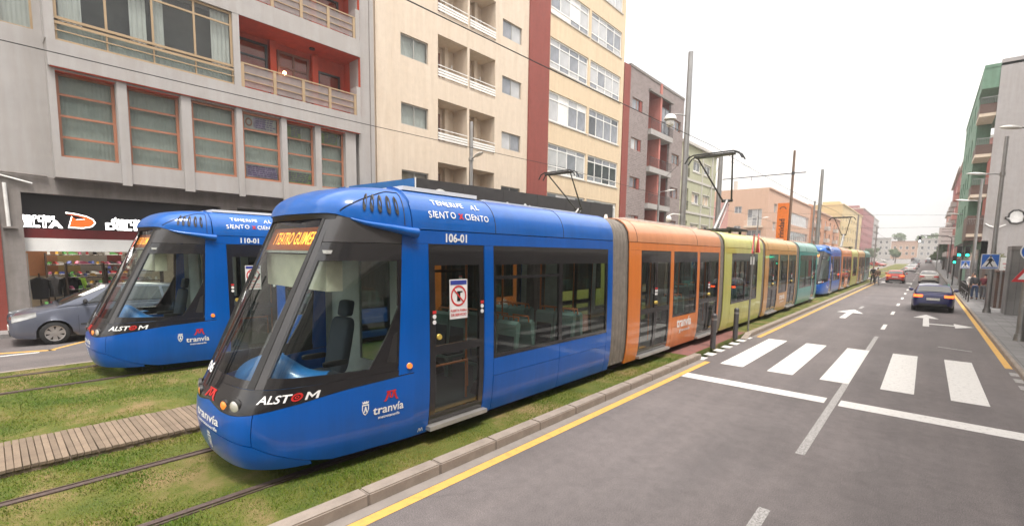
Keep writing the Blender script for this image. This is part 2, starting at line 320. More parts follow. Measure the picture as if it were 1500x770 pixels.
# --- tram bed
def soil():
    m = bpy.data.materials.new('turf_soil'); m.use_nodes = True; n = m.node_tree; b = n.nodes['Principled BSDF']; b.inputs['Roughness'].default_value = .95
    t = n.nodes.new('ShaderNodeTexCoord'); a = n.nodes.new('ShaderNodeTexNoise'); a.inputs['Scale'].default_value = 1.1; a.inputs['Detail'].default_value = 9; a.inputs['Roughness'].default_value = .65
    r = n.nodes.new('ShaderNodeValToRGB'); e = r.color_ramp.elements; e[0].position = .36; e[0].color = (.06, .09, .008, 1); e[1].position = .66; e[1].color = (.24, .165, .075, 1)
    x = r.color_ramp.elements.new(.5); x.color = (.105, .115, .015, 1)
    n.links.new(t.outputs['Object'], a.inputs['Vector']); n.links.new(a.outputs['Fac'], r.inputs[0]); n.links.new(r.outputs[0], b.inputs['Base Color'])
    g = n.nodes.new('ShaderNodeTexNoise'); g.inputs['Scale'].default_value = 70; g.inputs['Detail'].default_value = 6; bp = n.nodes.new('ShaderNodeBump'); bp.inputs['Strength'].default_value = .8; bp.inputs['Distance'].default_value = .03
    n.links.new(t.outputs['Object'], g.inputs['Vector']); n.links.new(g.outputs['Fac'], bp.inputs['Height']); n.links.new(bp.outputs[0], b.inputs['Normal']); MATS['turf_soil'] = m
    m = bpy.data.materials.new('grass_blade'); m.use_nodes = True; n = m.node_tree; b = n.nodes['Principled BSDF']; b.inputs['Roughness'].default_value = .6; b.inputs['Specular IOR Level'].default_value = .3
    t = n.nodes.new('ShaderNodeTexCoord'); a = n.nodes.new('ShaderNodeTexNoise'); a.inputs['Scale'].default_value = .9; a.inputs['Detail'].default_value = 8; a.inputs['Roughness'].default_value = .7
    r = n.nodes.new('ShaderNodeValToRGB'); e = r.color_ramp.elements; e[0].position = .33; e[0].color = (.06, .125, .005, 1); e[1].position = .68; e[1].color = (.26, .175, .055, 1)
    x = e.new(.47); x.color = (.115, .16, .010, 1); x = e.new(.57); x.color = (.17, .165, .022, 1)
    at = n.nodes.new('ShaderNodeAttribute'); at.attribute_name = 'tone'
    md = n.nodes.new('ShaderNodeMath'); md.operation = 'ADD'; n.links.new(a.outputs['Fac'], md.inputs[0]); n.links.new(at.outputs['Fac'], md.inputs[1])
    n.links.new(t.outputs['Object'], a.inputs['Vector']); n.links.new(md.outputs[0], r.inputs[0]); n.links.new(r.outputs[0], b.inputs['Base Color']); MATS['grass_blade'] = m
soil()
bed = struct(slab('tram_bed', -14.02, -4.47, -14, 70.5, .125, 'turf_soil'))
struct(slab('tram_bed', -14.0, -10.2, 84, 118, .10, 'turf_soil')); struct(slab('tram_bed', -8.2, -4.5, 84, 118, .10, 'turf_soil')); struct(slab('crossing_pavement', -10.2, -8.2, 84, 118, .06, 'paving_light')); struct(slab('tram_bed', -14.0, -10.2, 126, 215, .10, 'turf_soil')); struct(slab('tram_bed', -8.2, -4.5, 126, 215, .10, 'turf_soil')); struct(slab('crossing_pavement', -10.2, -8.2, 126, 215, .06, 'paving_light'))
struct(slab('crossing_pavement', -14.15, -4.3, 70.5, 84, .02, 'paving_light')); struct(slab('crossing_pavement', -14.15, -4.3, 118, 126, .02, 'paving_light'))
mb = MB().box(-14.0, -4.49, 12.05, 17.2, .05, .131); struct(mb.build('crossing_pavement', 'paving_red'))
import numpy as np
def grass(name, areas, label):
    V = []; T = []
    rng = np.random.default_rng(3)
    for (x0, x1, y0, y1, dens, hgt) in areas:
        n = int((x1-x0)*(y1-y0)*dens); xs = rng.uniform(x0, x1, n); yy = rng.uniform(y0, y1, n)
        keep = np.array([noise.fractal(Vector((a*.9, b*.9, 3.1)), 1, 2, 4) for a, b in zip(xs, yy)])
        for rx in RAILX: keep = np.where(np.abs(xs-rx) < .075, 9, keep)
        ok = keep < rng.uniform(.12, .9, n)
        keep = keep[ok]; xs = xs[ok]; yy = yy[ok]; n = len(xs)
        h = hgt*rng.uniform(.5, 1.3, n)*np.clip(1.0-keep*.9, .35, 1.5); a = rng.uniform(0, 2*PI, n); l = rng.uniform(.2, 1.1, n)*h; wd = rng.uniform(.003, .0065, n); b = rng.uniform(0, 2*PI, n)
        base = np.stack([xs, yy, np.full(n, .12)], 1); dx = np.stack([np.cos(a)*wd, np.sin(a)*wd, np.zeros(n)], 1)
        tip = base+np.stack([np.cos(b)*l, np.sin(b)*l, h], 1)
        V.append(np.stack([base-dx, base+dx, tip], 1).reshape(-1, 3)); T.append(np.repeat(keep*.09+rng.uniform(-.09, .09, n)-.055, 3))
    V = np.concatenate(V); T = np.concatenate(T); n = len(V)//3
    me = bpy.data.meshes.new(name); me.vertices.add(len(V)); me.vertices.foreach_set('co', V.ravel().astype('f')); me.loops.add(len(V)); me.loops.foreach_set('vertex_index', np.arange(len(V), dtype='i'))
    me.polygons.add(n); me.polygons.foreach_set('loop_start', np.arange(0, len(V), 3, dtype='i'))
    at = me.attributes.new('tone', 'FLOAT', 'POINT'); at.data.foreach_set('value', T.astype('f')); me.materials.append(MATS['grass_blade']); me.update(); me.validate()
    o = put(name, me); o['kind'] = 'stuff'; tag(o, label, 'grass'); return o
RAILX = (-6.78, -5.28, -13.48, -11.98)
grass('grass', [(-7.6, -4.49, -1.6, 3.2, 4200, .027), (-7.6, -6.6, 3.2, 9, 900, .03), (-5.2, -4.48, 3.2, 12, 3000, .028), (-14.0, -8.8, -1.6, 5.5, 2300, .03), (-14, -8.8, 5.5, 12, 600, .03)], 'short green and brown grass between the tram rails')
for rx in RAILX:   # grooved tram rails sunk in the turf
    mb = MB().box(-.06, .01, -14, 140, .02, .142).box(.045, .062, -14, 140, .02, .14).box(.01, .045, -14, 140, .02, .105)
    o = mb.build('tram_rail', 'rust_steel'); o.location = (rx, 0, 0); o.scale = (1 if rx in (-5.28, -11.98) else -1, 1, 1)
    tag(o, {-6.78: 'rusty rail between the boardwalk and the nearest tram', -5.28: 'rusty rail nearest the yellow road line', -13.48: 'rusty rail nearest the parked silver car', -11.98: 'rusty rail on the far edge of the wide grass'}[rx], 'rail', 'tram rails in the grass')
# --- boardwalk of loose planks
bw = thing('boardwalk', 'narrow weathered plank walkway across the grass between the two tracks', 'walkway', (-8.12, 0, .125))
plank_me = []
for k in range(4):
    b2 = bmesh.new(); bmesh.ops.create_cube(b2, size=1); bmesh.ops.scale(b2, verts=b2.verts, vec=(1.12, .0595, .042)); bmesh.ops.bevel(b2, geom=b2.edges, offset=.004, segments=1, affect='EDGES')
    me = bpy.data.meshes.new('plank'); b2.to_mesh(me); b2.free(); me.materials.append(masked('plank_%d' % k, *[tuple(c*(1+.09*(k-1.5)) for c in t) for t in ((.225, .168, .118), (.155, .113, .08))], 7, .3, .7, rough=.8, bump=.5, bscale=90)); plank_me.append(me)
for i in range(172):
    o = put('plank', plank_me[random.randrange(4)], bw, (random.uniform(-.012, .012), -2.6+i*.0656, .075+random.uniform(-.004, .004)), (0, 0, random.uniform(-.006, .006)))
for sx in (-.5, .5): MB().box(sx-.04, sx+.04, -2.7, 8.7, -.05, .052).build('bearer', 'plank_wood', bw)
# --- kerbs, stone by stone
def kerbstone(L, wdt, h):
    b2 = bmesh.new(); bmesh.ops.create_cube(b2, size=1); bmesh.ops.scale(b2, verts=b2.verts, vec=(wdt, L-.006, h)); bmesh.ops.bevel(b2, geom=b2.edges, offset=.014, segments=2, affect='EDGES')
    me = bpy.data.meshes.new('kerb_stone'); b2.to_mesh(me); b2.free(); me.materials.append(MATS['kerb_concrete']); return me
ks = kerbstone(.99, .195, .30)
kerb = struct(put('kerb', None))
for i in range(-6, 12): put('kerb_stone', ks, kerb, (-4.382+random.uniform(-.003, .003), .595+.99*i-.013+.495, -.012+random.uniform(-.004, .003)))
def endstone(y0, y1, s):
    f = lambda a, b, d: (d, a, b)
    p = [(y0, -.12), (y1, -.12), (y1, .138 if s > 0 else .0), (y0, .0 if s > 0 else .138)]
    return MB().prism(p, f, -4.479, -4.285).build('kerb_stone', 'kerb_concrete', kerb)
endstone(11.98, 12.25, -1); endstone(16.6, 17.2, 1)
for i in range(54): put('kerb_stone', ks, kerb, (-4.382+random.uniform(-.003, .003), 17.7+.99*i, -.012+random.uniform(-.004, .003)))
strip('kerb_run', -4.46, -4.285, 71, 300, .12, 'kerb_concrete', kerb)
ks2 = kerbstone(1.0, .14, .27); kb2 = struct(put('kerb', None))
for i in range(26): put('kerb_stone', ks2, kb2, (-14.09, -4.5+i, -.005))
strip('kerb_run', -14.16, -14.02, 21, 300, .13, 'kerb_concrete', kb2)
ks3 = kerbstone(1.0, .1, .24); kb3 = struct(put('kerb', None))
for i in range(70): put('kerb_stone', ks3, kb3, (1.90, 2+i, -.004))
strip('kerb_run', 1.86, 1.95, 72, 300, .115, 'kerb_concrete', kb3)
for i in range(7): MB().box(-4.44, -4.20, 12.35+i*.72, 12.72+i*.72, .0, .136 if 0 else .012).build('tactile_stone', 'paint_white', road)
strip('gutter_strip', -4.285, -4.13, -14, 12.3, .003, 'paving_light', road); strip('gutter_strip', -4.285, -4.17, 17.2, 70, .003, 'paving_light', road)
# --- painted markings, thin sheets on the asphalt
def paint(name, x0, x1, y0, y1, m, par=None): return strip(name, x0, x1, y0, y1, .004, m, par or road)
for x in (-3.754, -2.676, -1.607, -.529, .558): paint('zebra_stripe', x, x+.54, 12.29, 17.25, 'paint_white')
paint('stop_line', -4.0, -1.25, 10.33, 10.75, 'paint_white'); paint('stop_line', -1.03, 1.75, 10.31, 10.76, 'paint_white')
paint('lane_dash', -1.175, -1.06, 7.35, 12.28, 'paint_grey'); paint('lane_dash', -1.175, -1.06, 17.26, 20.6, 'paint_grey'); paint('lane_dash', -1.17, -1.055, 1.5, 5.46, 'paint_grey')
for y in (22.85, 29.3, 35.1, 41.1, 47, 53, 59, 65, 78, 86, 94, 102): paint('lane_dash', -1.15, -1.02, y, y+1.8, 'paint_white')
paint('edge_line', -4.12, -3.985, -8, 12.26, 'paint_yellow'); paint('edge_line', -4.16, -4.02, 17.3, 68, 'paint_yellow')
paint('edge_line', 1.69, 1.83, 17, 68, 'paint_yellow')
for i in range(6): paint('worn_block', 1.70, 1.85, 12.0+i*.8, 12.45+i*.8, 'paint_grey')
def arrow(pts): return MB().quad(*[(a, b, .004) for a, b in pts]).build('road_arrow', 'paint_white', road)
arrow([(-2.82, 25.8), (-2.58, 25.8), (-2.58, 28.6), (-2.15, 28.6), (-2.70, 30.6), (-3.25, 28.6), (-2.82, 28.6)])
arrow([(.07, 25.3), (.27, 25.3), (.27, 26.2), (1.05, 26.2), (1.05, 25.5), (1.62, 26.35), (1.05, 27.2), (1.05, 26.55), (.27, 26.55), (.27, 28.8), (.62, 28.8), (.17, 30.7), (-.28, 28.8), (.07, 28.8)])
MB().quad((-2.6, 31.4, .004), (-2.45, 31.4, .004), (-2.45, 33, .004), (-2.6, 33, .004)).build('worn_mark', 'paint_grey', road)
MB().quad((.45, 19.6, .004), (1.2, 19.3, .004), (1.22, 19.42, .004), (.47, 19.72, .004)).build('worn_mark', 'paint_grey', road)
for x in (-3.75, -2.7, -1.6, -.5, .6): paint('zebra_stripe', x, x+.55, 66.8, 70.5, 'paint_white'); paint('zebra_stripe', x, x+.55, 119, 123, 'paint_white')
fr = far_road
MB().quad((-17.0, -6, .004), (-16.87, -6, .004), (-16.87, .75, .004), (-17.0, .75, .004)).build('lane_dash', 'paint_white', fr)
MB().quad((-17.0, 1.95, .004), (-16.87, 1.95, .004), (-16.87, 5.5, .004), (-17.0, 5.5, .004)).build('lane_dash', 'paint_white', fr)
MB().quad((-18.75, -4, .004), (-18.6, -4, .004), (-17.05, .85, .004), (-17.0, 1.05, .004), (-17.15, 1.08, .004)).build('parking_line', 'paint_yellow', fr)
MB().quad((-17.15, .92, .004), (-17.0, .92, .004), (-18.95, 2.6, .004), (-19.1, 2.5, .004)).build('parking_line', 'paint_yellow', fr)
# ------------------------------------------------------------------ the tram (local: nose tip at y=0, rail level z=0, runs to y=33)
def carpaint(name, c, rough=.28): return mat(name, c, rough, 0, var=.05, vscale=.8, coat=.45, spec=.3, stain=.16)
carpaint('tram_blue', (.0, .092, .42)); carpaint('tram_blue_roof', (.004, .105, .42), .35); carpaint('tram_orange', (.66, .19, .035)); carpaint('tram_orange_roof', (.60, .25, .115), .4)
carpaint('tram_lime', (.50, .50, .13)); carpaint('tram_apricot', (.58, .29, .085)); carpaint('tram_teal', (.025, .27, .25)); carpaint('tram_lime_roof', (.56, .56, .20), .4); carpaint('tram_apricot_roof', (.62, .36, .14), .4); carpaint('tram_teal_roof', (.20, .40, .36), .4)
mat('tram_black', (.016, .015, .016), .22, coat=.5, var=.1); mat('tram_black_matt', (.022, .021, .021), .5); mat('tram_grey', (.045, .042, .042), .3, coat=.3)
mat('bellows', (.19, .165, .14), .8, var=.15, vscale=6); mat('tram_floor', (.09, .095, .10), .6); mat('tram_inner', (.46, .49, .45), .5); mat('blind_cream', (.58, .55, .43), .7); mat('tram_ceiling', (.62, .63, .60), .5)
mat('seat_shell', (.24, .36, .33), .4); mat('seat_pad', (.05, .06, .075), .8); mat('grab_orange', (.66, .19, .045), .35); mat('sill_alu', (.5, .48, .46), .4, .7)
mat('dash_blue', (.015, .12, .33), .4, coat=.3); mat('white_print', (.80, .80, .79), .5, var=.03); mat('red_print', (.55, .03, .03), .5); mat('logo_red', (.50, .02, .018), .45)
mat('sticker_white', (.74, .72, .71), .5); mat('sticker_blue', (.03, .05, .28), .5); mat('led_orange', (1, .33, .03), .5, emit=1.1); mat('led_board', (.16, .035, .008), .4, var=0, emit=.35)
mat('lamp_amber', (.75, .2, .03), .25, coat=1, emit=.25); mat('lamp_lens', (.7, .68, .64), .1, .4, coat=1); mat('button_yellow', (.65, .48, .10), .3, .3)
mat('interior_fill', (1, .96, .9), .5, emit=.5); mat('bogie', (.022, .02, .019), .8)

def tab(T, x):
    if x <= T[0][0]: return T[0][1]
    for (a, b), (c, d) in zip(T, T[1:]):
        if x <= c: return b+(d-b)*(x-a)/(c-a)
    return T[-1][1]
PLAN = [(0, 0), (.30, .01), (.56, .045), (.76, .12), (.90, .25), (.99, .42), (1.06, .70), (1.12, 1.1), (1.17, 1.6), (1.2, 2.02)]
def catmull(p, n):
    o = []; P = [(-p[1][0], p[1][1])]+p+[(2*p[-1][0]-p[-2][0], 2*p[-1][1]-p[-2][1])]
    for i in range(1, len(P)-2):
        for k in range(n):
            t = k/n; a, b, c, d = P[i-1], P[i], P[i+1], P[i+2]
            o.append(tuple(.5*(2*b[j]+(c[j]-a[j])*t+(2*a[j]-5*b[j]+4*c[j]-d[j])*t*t+(3*b[j]-a[j]-3*c[j]+d[j])*t**3) for j in (0, 1)))
    return o+[p[-1]]
PL = catmull(PLAN, 12)
SB = [(.15, .16), (.2, .10), (.25, .07), (.33, .04), (.42, .02), (.6, 0), (.78, .015), (.92, .05), (1.05, .13), (1.2, .2), (3.05, 1.08)]
SXT = [(.15, 1.12), (.35, 1.165), (.7, 1.195), (1.1, 1.2), (2.0, 1.19), (2.87, 1.165), (3.1, 1.15)]
def SX(z): return tab(SXT, z)
def CP(t, z):      # cab skin: t runs round the plan from the nose tip to the first door post
    f = max(0, min(1, t))*(len(PL)-1); i = min(int(f), len(PL)-2); f -= i
    x = PL[i][0]*(1-f)+PL[i+1][0]*f; y = PL[i][1]*(1-f)+PL[i+1][1]*f; sb = tab(SB, z)
    return Vector((x*SX(z)/1.2, sb+y*(1-sb/2.02), z))
def CPS(t, z):
    p = CP(abs(t), z); return Vector((-p.x, p.y, p.z)) if t < 0 else p
def rule(lo, hi, fn=CP):          # patch between two polylines of (t,z)
    def at(L, u):
        u *= len(L)-1; i = min(int(u), len(L)-2); f = u-i; return (L[i][0]*(1-f)+L[i+1][0]*f, L[i][1]*(1-f)+L[i+1][1]*f)
    def f(u, v):
        a, b = at(lo, u), at(hi, u); return fn(a[0]*(1-v)+b[0]*v, a[1]*(1-v)+b[1]*v)
    return f
def line(f, t0, t1, n=12): return [(t0+(t1-t0)*k/n, f(t0+(t1-t0)*k/n)) for k in range(n+1)]
ZB = [(0, .885), (.135, .83), (.25, .825), (.365, .85), (.63, .93), (.77, 1.0), (.945, 1.04), (1, 1.045)]     # black over blue
ZBUMP = [(0, .57), (.2, .55), (.39, .50), (.55, .36), (.66, .235)]
def zb(t): return tab(ZB, t)
def zbot(t): return tab([(0, .24), (.4, .225), (.7, .19), (1, .175)], t)
def zlip(t): return tab([(0, 3.03), (.38, 3.03), (.46, 3.02), (.7, 2.945), (1, 2.885)], t)
RZ0, RZ1, RX1 = 2.885, 3.41, .62
def RP(y, s):      # roof cove along the body, s from gutter to flat top
    a = s*PI/2; e = SX(2.885); return Vector((RX1+(e-RX1)*math.cos(a)**.85, y, RZ0+(RZ1-RZ0)*math.sin(a)**.9))
def CAP(t, s):     # roof of the cab, from the brow back to the full section
    L = CP(t, zlip(t)); yT = 1.75+.29*t; T = Vector((L.x*.62/1.165 if t > .0 else 0, max(yT, L.y+.0), RZ1)); a = s*PI/2
    if t >= 1: T = Vector((RX1, L.y, RZ1))
    c = 1-math.cos(a)**.85; si = math.sin(a)**.9
    ov = .11*(1-s)**1.5*max(0, 1-t*1.6)     # brow overhang
    return Vector((L.x+(T.x-L.x)*c, L.y+(T.y-L.y)*c-ov, L.z+(T.z-L.z)*si))

def module_side(root, y0, y1, items, mt, posts=True, mirror_door=False):
    """items: ('door',y0,y1,leaves) or ('win',y0,y1,cuts); everything else becomes pillar, header and skirt plates, on both flanks"""
    g = .006
    side = lambda a, b, c, d: (lambda u, v: (SX(c+(d-c)*v), a+(b-a)*u, c+(d-c)*v))
    for mir in (False, True):
        MB().thick(side(y0, y1, 2.703, 2.872), 1, 2, .06, 0, mir, True, 1).build('header_panel', [mt, 'tram_inner'], root, 40)
        cur = y0
        for it in sorted(items, key=lambda i: i[1])+[('end', y1+g, 0)]:
            if it[1]-cur > .03: MB().thick(side(cur, it[1]-g, .175, 2.70), 1, 12, .06, 0, mir, True, 1).build('body_pillar', [mt, 'tram_inner'], root, 40)
            cur = it[2]+g
    for mir in (False, True):
        sx = -1 if mir else 1
        for it in items:
            a, b = it[1], it[2]
            if it[0] == 'win':
                zc = it[4] if len(it) > 4 else .73
                cuts = [a]+list(it[3])+[b]
                for p, q in zip(cuts, cuts[1:]):
                    MB().thick(side(p+g, q-g, .175, zc-g), 1, 6, .05, 0, mir, True, 1).build('skirt_panel', [mt, 'tram_inner'], root, 40)
                    MB().thick(side(p+g, q-g, zc, 1.0-g), 1, 4, .05, 0, mir, True, 1).build('side_panel', [mt, 'tram_inner'], root, 40)
                fr = MB()
                fr.thick(side(a, b, 1.0, 1.06), 1, 2, .05, .002, mir); fr.thick(side(a, b, 2.42, 2.70), 1, 3, .05, .002, mir)
                for p in cuts: fr.thick(side(max(a, p-.05), min(b, p+.05), 1.06, 2.42), 1, 8, .05, .002, mir)
                if it[0] == 'win' and len(it) > 5: fr.thick(side(a, cuts[1], 2.20, 2.25), 1, 1, .05, .0, mir)
                wn = fr.build('window', 'tram_black', root, 40)
                for p, q in zip(cuts, cuts[1:]): MB().thick(side(p+.045, q-.045, 1.055, 2.425), 1, 8, .006, -.012, mir, False).build('pane', 'tram_glass', wn, 40)
            else:
                n = it[3]; wd = (b-a)/n
                for k in range(n):
                    p, q = a+k*wd, a+(k+1)*wd
                    d = MB(); d.thick(side(p+g, q-g, .27, .40), 1, 2, .05, -.006, mir); d.thick(side(p+g, q-g, 1.22, 1.34), 1, 2, .05, -.006, mir); d.thick(side(p+g, q-g, 2.42, 2.70), 1, 3, .05, -.006, mir)
                    e = .075 if n == 2 else .10
                    for u0, u1 in ((p+g, p+e), (q-e, q-g)):
                        d.thick(side(u0, u1, .40, 1.22), 1, 5, .05, -.006, mir); d.thick(side(u0, u1, 1.34, 2.42), 1, 6, .05, -.006, mir)
                    dl = d.build('door_leaf', 'tram_black', root, 40)
                    for c, e2 in ((.39, 1.23), (1.33, 2.43)): MB().thick(side(p+e-.008, q-e+.008, c, e2), 1, 6, .006, -.02, mir, False).build('pane', 'tram_glass', dl, 40)
                    if not mir or n == 1:
                        yb = p+.16 if n == 1 else (q-.038 if k == 0 else p+.038)
                        MB().cyl((sx*(SX(1.42)-.008), yb, 1.46), (sx*(SX(1.42)+.014), yb, 1.46), .042, .036, 14).build('door_button', 'button_yellow', dl, 40)
                        if not mir:
                            bs = MB()
                            for (yy, zz) in ([(yb-.1+.02, 1.72), (q-.05, 1.80)] if n == 1 else [(yb, 1.72)]):
                                xs = SX(zz)+.0005
                                bs.mt(1).box(xs-.004, xs, yy-.03, yy+.03, zz+.06, zz+.10); bs.mt(0)
                                for j in range(2): bs.cyl((xs-.004, yy, zz+.02-.075*j), (xs+.001, yy, zz+.02-.075*j), .03, None, 12)
                            bs.build('notice_sticker', ['sticker_white', 'red_print'], dl, 40)
                MB().box(min(sx*1.10, sx*1.235), max(sx*1.10, sx*1.235), a-.03, b+.03, .205, .262).build('door_sill', 'sill_alu', root)
def roof(root, y0, y1, m, seams=()):
    mb = MB()
    def rf(u, v):
        y = y0+(y1-y0)*u; s = 1-abs(v*2-1)*1.0; p = RP(y, min(1, s/.8))
        if s > .8: p.x *= (1-s)/.2
        return Vector((-p.x, p.y, p.z)) if v > .5 else p
    mb.thick(rf, 1, 30, .03, 0)
    o = mb.build('roof', m, root, 50)
    for s in seams:
        for mir in (1, -1): MB().tube([(RP(s, k/10).x*mir, s, RP(s, k/10).z) for k in range(11)], .007, 5).build('roof_seam', 'tram_black_matt', o)
    return o
def inside(root, y0, y1, seats, poles):
    MB().box(-1.10, 1.10, y0, y1, .30, .335).build('floor', 'tram_floor', root)
    MB().box(-1.08, 1.08, y0, y1, 2.55, 2.60).build('ceiling', 'tram_ceiling', root)
    for sx in (-1, 1): MB().box(sx*.55-.06, sx*.55+.06, y0+.3, y1-.3, 2.525, 2.548).build('fill_strip', 'interior_fill', root)  # glowing strips added under the ceiling to brighten the tram interior
    for (x, y, f) in seats:
        b2 = MB(); b2.mt(0).box(x-.22, x+.22, y-.21, y+.21, .72, .77).box(x-.05, x+.05, y-.05, y+.05, .33, .72)
        bk = [(0, .74), (.04, .74), (.13, 1.42), (.08, 1.47), (.02, 1.42)]
        b2.prism(bk, lambda a, b, d: (x+d, y+f*(.19+a), b), -.22, .22)
        b2.mt(1).box(x-.19, x+.19, y-.19, y+.19, .77, .80)
        b2.prism([(-.035, .80), (-.005, .80), (.06, 1.36), (.03, 1.36)], lambda a, b, d: (x+d, y+f*(.19+a), b), -.18, .18)
        so_ = b2.build('seat', ['seat_shell', 'seat_pad'], root, 40)
        MB().tube([(x-.17, y+f*.29, 1.38), (x-.17, y+f*.33, 1.53), (x+.17, y+f*.33, 1.53), (x+.17, y+f*.29, 1.38)], .016, 6).build('grab_handle', 'grab_orange', so_, 60)
    for (x, y) in poles: MB().cyl((x, y, .33), (x, y, 2.55), .018, None, 8).build('grab_pole', 'grab_orange', root, 60)
def bellows(root, y0, y1):
    mb = MB(); n = 5; L = y1-y0
    sec = [(SX(z)-.03, z) for z in (.25, .5, .9, 1.4, 2.0, 2.5, 2.87)]+[(RP(0, s).x-.03, RP(0, s).z-.01) for s in (.25, .5, .75, 1)]
    sec = sec+[(-x, z) for x, z in sec[::-1]]; N = len(sec); vs = []
    K = n*6; off6 = (0, 0, -.01, -.055, -.055, -.01)
    for k in range(K+1):
        o = off6[k % 6]
        vs += [(x+(o if x > 0 else -o), y0+L*k/K, z+(o if z > 3.3 else 0)) for x, z in sec]
    mb.add(vs, [(k*N+i, k*N+i+1, (k+1)*N+i+1, (k+1)*N+i) for k in range(K) for i in range(N-1)])
    mb.box(-1.1, 1.1, y0, y1, .22, .26); mb.build('gangway_bellows', 'bellows', root, 70)
    for y in (y0, y1):
        mb = MB()
        for i in range(N-1):
            a, b = sec[i], sec[i+1]; k = 1.012
            mb.add([(a[0]*k, y-.03, a[1]), (b[0]*k, y-.03, b[1]), (b[0]*k, y+.03, b[1]), (a[0]*k, y+.03, a[1])], [(0, 1, 2, 3)])
        mb.build('gangway_ring', 'tram_black_matt', root)
def bogie(root, y):
    mb = MB().box(-.95, .95, y-1.0, y+1.0, .14, .30)
    for sx in (-1, 1):
        for dy in (-.8, .8): mb.cyl((sx*.66, y+dy, .29), (sx*.80, y+dy, .29), .29, None, 20)
    mb.build('bogie', 'bogie', root)

